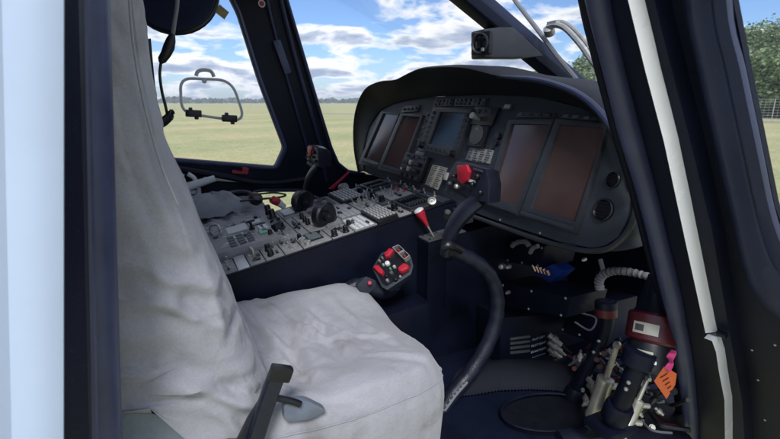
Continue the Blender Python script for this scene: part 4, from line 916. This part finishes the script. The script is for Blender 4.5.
vn = MB().prism(rrect([onY(p, .804) for p in [(284, 403), (306, 400), (328, 411), (310, 420), (284, 423)]], .3), (0, .02, 0)); vn.build('side_pad', mat('dull_vinyl', (.13, .155, .2), .6, var=.2, vs=20), bs, bevel=.006)
MB().prism([onY(p, .795) for p in [(232, 452), (248, 420), (262, 398), (267, 400), (262, 425), (254, 452)]], (0, .012, 0)).build('strap_base', LEATHER, bs, bevel=.003)
# things lying on the far seat
hs = thing('headset', onZ((240, 201), -.48), 'black headset with its cord lying on the far seat', 'headset')
c = onZ((238, 202), -.475)
MB().tube(catmull([c + V(p) for p in [(-.06, -.02, .0), (-.05, .03, .03), (0, .07, .04), (.06, .05, .035), (.08, 0, .01)]], 5), .012, 8, sq=.6).build('headband', CORD, hs)
for dx, dy in ((-.06, -.03), (.075, -.02)): MB().lathe([(0, .03), (.02, .036), (.035, .03), (.04, .015)], c + V((dx, dy, .0)), (.3, -.5, .8), 16).build('ear_cup', KNOB, hs)
MB().tube(catmull([c + V(p) for p in [(.08, 0, .03), (.14, .06, .02), (.2, .08, .015), (.24, .02, .012), (.2, -.03, .012), (.1, -.05, .015), (0, -.08, .02)]], 5), .005, 6).build('cord', CORD, hs)
ct = MB(); K = 40; rings = []
c2 = onZ((212, 207), -.48)
for k, (h, s) in enumerate([(-.03, 1.0), (.0, 1.02), (.03, .9), (.05, .7), (.062, .4), (.065, .1)]):
    rings.append([c2 + V((math.cos(2 * math.pi * i / K) * .14 * s * (1 + .25 * noise.noise(V((i * .35, k * .4, 9)))), math.sin(2 * math.pi * i / K) * .08 * s * (1 + .3 * noise.noise(V((i * .3, k * .4, 3)))), h + .025 * noise.noise(V((i * .4, k, 5))))) for i in range(K)])
ct.sheet(rings, closed=True); ct.add(rings[-1], [tuple(range(K))])
tag(ct.build('folded_cloth', FABRIC, ang=70), 'bunched pale cloth lying on the far seat beside the headset', 'cloth')

# ------------------------------------------------------------------ hanging intercom cord, compass
ic = thing('intercom_cord', onY((178, -30), 1.7), 'black coiled intercom cord with inline plug hanging beside the seat back', 'cable')
hy = lambda p: onY(p, 1.7)
MB().tube(catmull([hy(p) for p in [(183, -60), (178, -20), (177, 5), (174.5, 22), (172.5, 36)]], 5), .0065, 8).build('upper_cable', GCORD, ic)
MB().tube([hy(p) for p in [(172.5, 34), (171, 40), (169, 47), (166, 54), (162, 60), (160.5, 63)]], [.008, .014, .017, .015, .013, .006], 12).build('plug', CORD, ic)
MB().tube(catmull([hy(p) for p in [(161, 62), (159.8, 75), (162, 92), (165.5, 106), (168, 118)]], 5), .0045, 8).build('lower_cable', CORD, ic)
coil = []
for k in range(130):
    t = k / 130; p = hy((172 - 18 * t, 114 + 9 * math.sin(t * 2.2))); a_ = k * .62; coil.append(p + V((0, math.cos(a_) * .012, math.sin(a_) * .013)) + V((math.cos(a_) * .006, 0, 0)))
MB().tube(coil, .0042, 6).build('coil', CORD, ic)
ss = thing('harness_strap', onY((150, 95), 1.72), 'thin dark harness strap running down behind the near seat back', 'strap')
MB().sheet([[p, p + V((.02, 0, .006))] for p in catmull([onY(p, 1.72) for p in [(144, 40), (149, 90), (156, 130), (165, 162), (176, 190)]], 4)], off=(0, .005, 0)).build('webbing', CORD, ss)
cm = thing('magnetic_compass', wpt(1.2, 1.65), 'black compass box with round glass face bolted to the windscreen post', 'compass')
cyy = 1.60
bb = [onY(p, cyy) for p in [(484, 29), (500, 27), (514, 27), (545, 56), (527, 58), (484, 58)]]
bh = MB().prism(bb, (0, .09, 0)).build('housing', BEZEL, cm, bevel=.008)
fcn = V((-.93, -.28, -.03)).normalized(); fcc = onY((480.5, 43.5), cyy + .0)
MB().box(fcc - fcn * .012, (.03, .09, .088), (fcn, V((0, 0, 1)).cross(fcn).normalized(), V((0, 0, 1)))).build('front_plate', KNOB, cm, bevel=.008)
MB().lathe([(0, .041), (.008, .041), (.01, .036), (.002, .031)], fcc, fcn, 28).build('face_ring', BEZEL, cm)
MB().lathe([(.002, .03), (.006, .024), (.008, .01)], fcc, fcn, 24).build('lens', GLOSSB, cm)
MB().box(fcc + fcn * .005 + V((0, -.02, -.025)), (.006, .012, .012)).build('light_mark', CGREY, cm)

# ------------------------------------------------------------------ footwell
fl = lambda p: onZ(p, ZF)
vb = thing('brake_line_panel', onY((545, 345), 1.33), 'black panel with vent slots and four labelled silver brake pipe unions', 'panel')
vp = lambda p, o=0: onY(p, 1.19 - o)
MB().prism([vp(p) for p in [(500, 318), (585, 312), (585, 372), (500, 385)]], (0, .14, 0)).build('plate', CREASED, vb, bevel=.003)
sl_ = MB()
for k in range(4): sl_.prism([vp(p, .003) for p in [(510, 337.5 + k * 4.6), (529.5, 335 + k * 4.8), (529.5, 337 + k * 4.8), (510, 339.8 + k * 4.6)]], (0, -.004, 0))
sl_.build('vent_slots', CGREY2, vb)
right_ = (vp((548, 340)) - vp((533, 340))).normalized(); upv = V((0, 0, 1))
for k, s in enumerate(['PILOT LEFT', 'PILOT RIGHT', 'BRAKE RIGHT', 'BRAKE LEFT']):
    y = 338 + k * 6
    lb = MB().text(s, vp((538.5, y), .007), V((1, 0, .02)), V((-.02, 0, 1)), .0125, th=.001).build('pipe_label', OFFW, vb)
    u0 = vp((548.5, 334.5 + k * 6.8), .015); u1 = vp((561, 345 + k * 6.6), .05); u2 = vp((577, 358 + k * 7), .05)
    un = MB().tube([u0, u0.lerp(u1, .3), u0.lerp(u1, .32), u0.lerp(u1, .6), u0.lerp(u1, .62), u1], [.012, .012, .017, .017, .011, .011], 10).build('pipe_union', SILV, vb)
    MB().tube(catmull([u1, u2, u2 + V((.1, -.02, -.06))], 4), .006, 8).build('pipe', ALU if k % 2 else KNOB, un)
bc = thing('blue_connector', onX((545, 272), 1.16), 'blue electrical connector block with copper pins under the panel', 'connector')
MB().prism([onX(p, 1.16) for p in [(531, 271), (553, 264), (564, 271), (549, 283)]], (.06, 0, -.0)).build('housing', BLUE, bc, bevel=.006)
pm = MB()
for k in range(5): pm.tube([onX((533 + k * 3.4, 264.5 + k * 1.4), 1.145), onX((536 + k * 3.2, 271 + k * 1.0), 1.15)], .008, 6)
pm.build('copper_pins', COPPER, bc)
# avionics boxes and wiring in the shadows under the panel
for i, (ps_, xx, lab) in enumerate([([(512, 240), (545, 246), (540, 268), (506, 262)], 1.14, 'black avionics box hanging under the panel behind the control stick'), ([(572, 296), (606, 304), (600, 345), (560, 332)], 1.27, 'black box with angled top beside the left pedal tube'), ([(500, 282), (572, 297), (566, 318), (498, 305)], 1.07, 'long black shelf box below the blue connector')]):
    t = thing('avionics_box', onX(ps_[3], xx), lab, 'equipment box', 'black equipment boxes under the panel')
    MB().prism([onX(p, xx) for p in ps_], (.16, 0, 0)).build('case', CREASED, t, bevel=.006)
    q = [onX(p, xx) + V((-.003, 0, 0)) for p in ps_]; m = MB()
    for a_, b_ in ((.06, .1), (.94, .1), (.94, .9), (.06, .9), (.5, .1), (.5, .9)): MB().dome(bil(q, a_, b_), (-1, 0, 0), .005).build('screw', ALU, t)
lp = thing('cable_clamp', onX((520, 250), 1.3), 'bare metal clamps on the black brackets under the panel', 'clamp')
m = MB()
for p, r in [((503, 266), .012), ((509.5, 266.5), .009), ((509, 292), .007), ((585, 259), .006)]: MB().lathe([(0, r), (.02, r * .8), (.024, r * .4)], onX(p, 1.05), (-.8, -.4, .1), 8).build('bolt_head', ALU, lp)
m = MB(); m.tube(catmull([onX(p, 1.1) for p in [(512, 246), (518, 242), (526, 242), (529, 246)]], 4), .009, 8); m.tube(catmull([onX(p, 1.1) for p in [(530, 253), (533, 248), (538, 246)]], 4), .008, 8); m.build('bracket_loops', HOSE, lp)
ho = thing('corrugated_hose', onX((603, 280), 1.22), 'grey corrugated sleeve hose arching towards the door post', 'hose')
hpnt = catmull([onX(p, 1.2) for p in [(600, 290), (599, 281), (604, 274), (615, 271), (630, 272), (645, 275.5), (662, 280)]], 8)
MB().tube(hpnt, [.015 * (1 + .12 * math.sin(i * 2.2)) - .00012 * i for i in range(len(hpnt))], 12).build('sleeve', HOSE, ho)
MB().tube(catmull([onX(p, 1.2) for p in [(604, 274), (602, 266), (600, 259)]], 3), .007, 8).build('tie', HOSE, ho)
# rudder pedals: two hanging black tubes with collars, plus dampers
def pedal(pts, r, label, band):
    t = thing('rudder_pedal', pts[-1], label, 'pedal', 'rudder pedal levers')
    MB().tube(catmull(pts, 5), r, 14).build('tube', CREASED, t)
    MB().lathe([(-.02, r * 1.45), (-.018, r * 1.6), (.02, r * 1.6), (.022, r * 1.3)], pts[0].lerp(pts[1], .25), pts[1] - pts[0], 16).build('head_clamp', CREASED, t)
    if band: MB().lathe([(-.012, r * 1.62), (.012, r * 1.62)], pts[0].lerp(pts[1], band), pts[1] - pts[0], 16).build('red_band', DRED, t)
    MB().lathe([(-.03, r * 1.3), (-.02, r * 1.5), (.02, r * 1.5), (.03, r * 1.3)], pts[-2], pts[-1] - pts[-2], 14).build('lower_clamp', CREASED, t)
    MB().box(pts[-1] + V((0, 0, .01)), (.1, .09, .025)).build('foot', CREASED, t, bevel=.006)
    m = MB()
    for k in (.3, .62): MB().dome(pts[1].lerp(pts[2], k) + V((-r, -r * .4, 0)), (-1, -.4, 0), .006).build('bolt', ALU, t)
    return t
PX = 1.16
pedal([onX((606, 300), PX), onX((606, 328), PX), onX((590, 362), PX - .02), onX((574, 395), PX - .04), onX((563, 424), PX - .06)], .02, 'left black pedal tube with a red collar, in front of the brake pipes', .42)
pedal([onX((640, 352), 1.02), onX((634, 372), 1.01), onX((626, 392), 1.0), onX((617, 412), 1.0), onX((610, 428), 1.0)], .024, 'right black pedal tube beside the orange tag', None)
def damper(a, b, label, r):
    t = thing('pedal_damper', b, label, 'damper', 'silver pedal dampers'); d = b - a
    MB().tube([a, a.lerp(b, .12), a.lerp(b, .4)], [r * .3, r * .35, r * .35], 10).build('rod', SILV, t)
    MB().lathe([(-.01, r * .3), (.0, r * .5), (.01, r * .3)], a, V((-.5, -.8, .1)), 12).build('rod_end', SILV, t)
    L = d.length; MB().lathe([(L * .36, r * .6), (L * .38, r), (L * .42, r * 1.02), (L * .44, r * .95), (L * .78, r * .95), (L * .8, r * 1.05), (L * .84, r), (L * .86, r * .5), (L * .96, r * .4)], a, d, 18).build('cylinder', SILV, t)
    u = frame(d)[0]; 
    for k in (.46, .76): MB().tube([a.lerp(b, k), a.lerp(b, k) + RT * r * 2.1 + V((0, 0, -.004))], [r * .45, r * .4], 8).build('port', SILV, t)
    MB().lathe([(-.01, r * .5), (.01, r * .5)], b, V((-.5, -.8, .1)), 12).build('lower_eye', SILV, t)
damper(onX((617, 345), 1.07), onX((589, 430), 1.03), 'pale silver hydraulic damper between the two pedal tubes', .0235)
damper(onX((648, 378), 1.1), onX((622, 436), 1.02), 'small silver damper right of the right pedal tube', .017)
sm = MB()
for a_, b_ in [((578, 378), (583, 391)), ((585, 373), (593, 386)), ((590, 381), (596, 396)), ((583, 393), (588, 404))]:
    sm.tube([onX(a_, 1.14), onX((a_[0] * .5 + b_[0] * .5, a_[1] * .5 + b_[1] * .5), 1.13), onX(b_, 1.12)], [.007, .0095, .006], 8)
fit = thing('pipe_fitting', onX((585, 390), 1.13), 'cluster of small bright pipe unions behind the pale damper', 'fitting'); sm.build('unions', SILV, fit)
for p in [(600, 365), (604, 352), (597, 358), (575, 367), (612, 395)]: MB().lathe([(0, .009), (.02, .008)], onX(p, 1.15), (-.7, -.5, .2), 8).build('red_cap', DRED, fit)
# red banded bottle
bt = thing('red_canister', onX((648, 350), 1.1), 'dark canister with broad red band and white label below the panel end', 'canister')
ba, bb_ = onX((658, 291), 1.12), onX((646, 368), 1.05); d = bb_ - ba; L = d.length
MB().lathe([(-.04, .028), (0, .034), (L * .22, .04), (L * .3, .05)], ba, d, 24).build('neck', CREASED, bt)
MB().lathe([(L * .3, .054), (L * .33, .06), (L * .64, .06), (L * .67, .055)], ba, d, 28).build('red_band', DRED, bt)
MB().lathe([(L * .66, .05), (L * .7, .052), (L * 1.0, .05), (L * 1.04, .042)], ba, d, 24).build('base', KNOB, bt)
def wrap(t0, t1, a0, a1, r, m, name, par):
    u, w_, ax_ = frame(d); dirc = (-(ba + bb_) / 2); dirc -= ax_ * dirc.dot(ax_); dirc.normalize(); side = ax_.cross(dirc)
    g = MB().sheet([[ba + ax_ * L * t + (dirc * math.cos(a0 + (a1 - a0) * k / 8) + side * math.sin(a0 + (a1 - a0) * k / 8)) * r for k in range(9)] for t in (t0, t1)])
    return g.build(name, m, par)
wrap(.44, .58, -.25, .75, .0612, PLAC, 'label', bt); wrap(.47, .55, .3, .65, .0618, CGREY2, 'label_print', bt); wrap(.78, .82, -.2, .7, .0532, PLAC, 'lettering', bt); wrap(.88, .92, -.4, .8, .0532, OFFW, 'white_line', bt); wrap(.80, .86, .75, .95, .0532, CGREY, 'label_print', bt)
tg = thing('warning_tag', onX((668, 358), .9), 'orange warning card on a pink ribbon hanging beside the door post', 'tag')
TX = .93; tx = lambda p, o=0: onX(p, TX) + V((-o, 0, 0))
bend = [tx((655, 381)), tx((664, 368)), tx((676.5, 374)), tx((675, 386), .006), tx((667, 398), .01), tx((663, 393), .004)]
MB().prism([tx(p) for p in [(654, 381), (664, 366.5), (676.5, 374), (675, 385), (666.5, 399)]], (.0015, .0005, 0)).build('card', ORNG, tg)
m = MB()
for k in range(5): m.prism([tx(p, .001) for p in [(660.5 + k * 2.4, 377 + k * 3.6), (667.5 + k * 1.2, 372.8 + k * 4.2), (668 + k * 1.2, 373.6 + k * 4.2), (661 + k * 2.4, 378 + k * 3.6)]], (-.0003, 0, 0))
m.build('handwriting', KNOB, tg)
MB().sheet([[tx((664 + k * 1.2 + 2 * math.sin(k), 368 - k * 3), .004 * math.sin(k * 2)), tx((671 + k * .8, 371 - k * 3.4), .004 * math.cos(k * 2))] for k in range(7)], off=(.002, 0, 0)).build('ribbon', PINK, tg)
# floor: ridged rubber mat, recess rim, loose cables
rb_ = MB(); rows = []
mp = [((446, 398), (470, 370)), ((470, 396), (485, 366)), ((500, 391), (505, 364)), ((530, 390), (528, 364)), ((556, 391), (552, 366)), ((580, 396), (580, 370))]
for i in range(91):
    t = i / 90 * (len(mp) - 1); k = min(int(t), len(mp) - 2); f_ = t - k
    a_ = V((*mp[k][0], 0)).lerp(V((*mp[k + 1][0], 0)), f_); b_ = V((*mp[k][1], 0)).lerp(V((*mp[k + 1][1], 0)), f_)
    A = onZ(a_, ZF + .01); B = onZ(b_, ZF + .01)
    rows.append([A.lerp(B, j / 30) + V((0, 0, .05 * math.sin(math.pi * j / 30) ** .7 + .006 * ((i + j) % 2))) for j in range(31)])
rb_.sheet(rows); tag(rb_.build('rubber_mat', mat('ribbed_rubber', (.006, .008, .015), .8, var=.3, vs=20, spec=.25), ang=8), 'raised ribbed black rubber mat on the floor behind the stick base', 'mat')
rg = MB(); loop = [onZ((548 + 47 * math.cos(k * .2618), 412 + 19 * math.sin(k * .2618)), ZF + .02) for k in range(24)]
rg.tube(loop, .004, 8, closed=True); rg2 = thing('floor_recess', V((1.0, .85, ZF)), 'oval black rimmed pedal recess in the floor', 'floor recess')
rg.build('rim', CREASED, rg2); MB().add([p + V((0, 0, -.012)) for p in loop], [tuple(range(24))]).build('recess_floor', KNOB, rg2)
CB = [([(640, 396), (650, 412), (660, 424), (676, 428), (690, 430)], CORD, 'black cable looping over the floor by the door post', .008), ([(630, 398), (640, 418), (652, 430), (672, 433)], GCORD, 'thin yellowish cable beside the right pedal tube', .004), ([(570, 302), (580, 312), (596, 318), (590, 330), (575, 322)], GCORD, 'grey wire loop on the box by the left pedal tube', .003), ([(640, 418), (655, 400), (672, 405), (688, 400)], CORD, 'black wire bent behind the orange tag', .006), ([(606, 402), (612, 385), (622, 380), (630, 392)], DRED, 'dark red wire running behind the pale damper', .005)]
for ps_, m_, lab, r in CB:
    tag(MB().tube(catmull([onX(p, 1.15) if p[1] < 405 else onZ(p, ZF + .03) for p in ps_], 6), r, 6).build('loose_cable', m_), lab, 'cable', 'loose cables in the footwell')
rw = random.Random(11)
for k in range(70):
    ax_, ay_ = rw.uniform(570, 668), rw.uniform(350, 425); ln = [(ax_, ay_)]
    for q_ in range(3): ln.append((ln[-1][0] + rw.uniform(-14, 16), min(432, ln[-1][1] + rw.uniform(-14, 14))))
    xx = rw.uniform(1.16, 1.3)
    pts_ = [onX(p, xx) for p in ln]; pts_ = [V((p.x, p.y, max(p.z, ZF + .012))) for p in pts_]
    tag(MB().tube(catmull(pts_, 5), rw.uniform(.003, .007), 6).build('loose_cable', rw.choice([CORD, CORD, CORD, CREASED, KNOB, GCORD, DRED, HOSE])), 'one of the thin tangled cables in the shadows behind the pedal tubes', 'cable', 'tangled cables behind the pedals')
for k in range(34):
    ax_, ay_ = rw.uniform(572, 660), rw.uniform(345, 428); p = onX((ax_, ay_), rw.uniform(1.12, 1.22)); p.z = max(p.z, ZF + .02)
    tag(MB().lathe([(-.012, .005), (-.004, .005), (-.004, .009), (.006, .009), (.006, .006), (.016, .005)], p, (rw.gauss(0, 1), rw.gauss(0, 1), rw.gauss(0, 1)), 8).build('pipe_union', rw.choice([ALU, SILV, SILV, DRED, KNOB])), 'one of the tiny metal pipe unions scattered among the pedal tubes', 'pipe fitting', 'small pipe unions among the pedals')
# dark foam runner under the pedals on the right
MB().tube(catmull([onZ(p, ZF + .015) for p in [(560, 438), (600, 434), (640, 437), (690, 441)]], 6), .03, 10, sq=.5).build('floor_edge', LEATHER, heli)
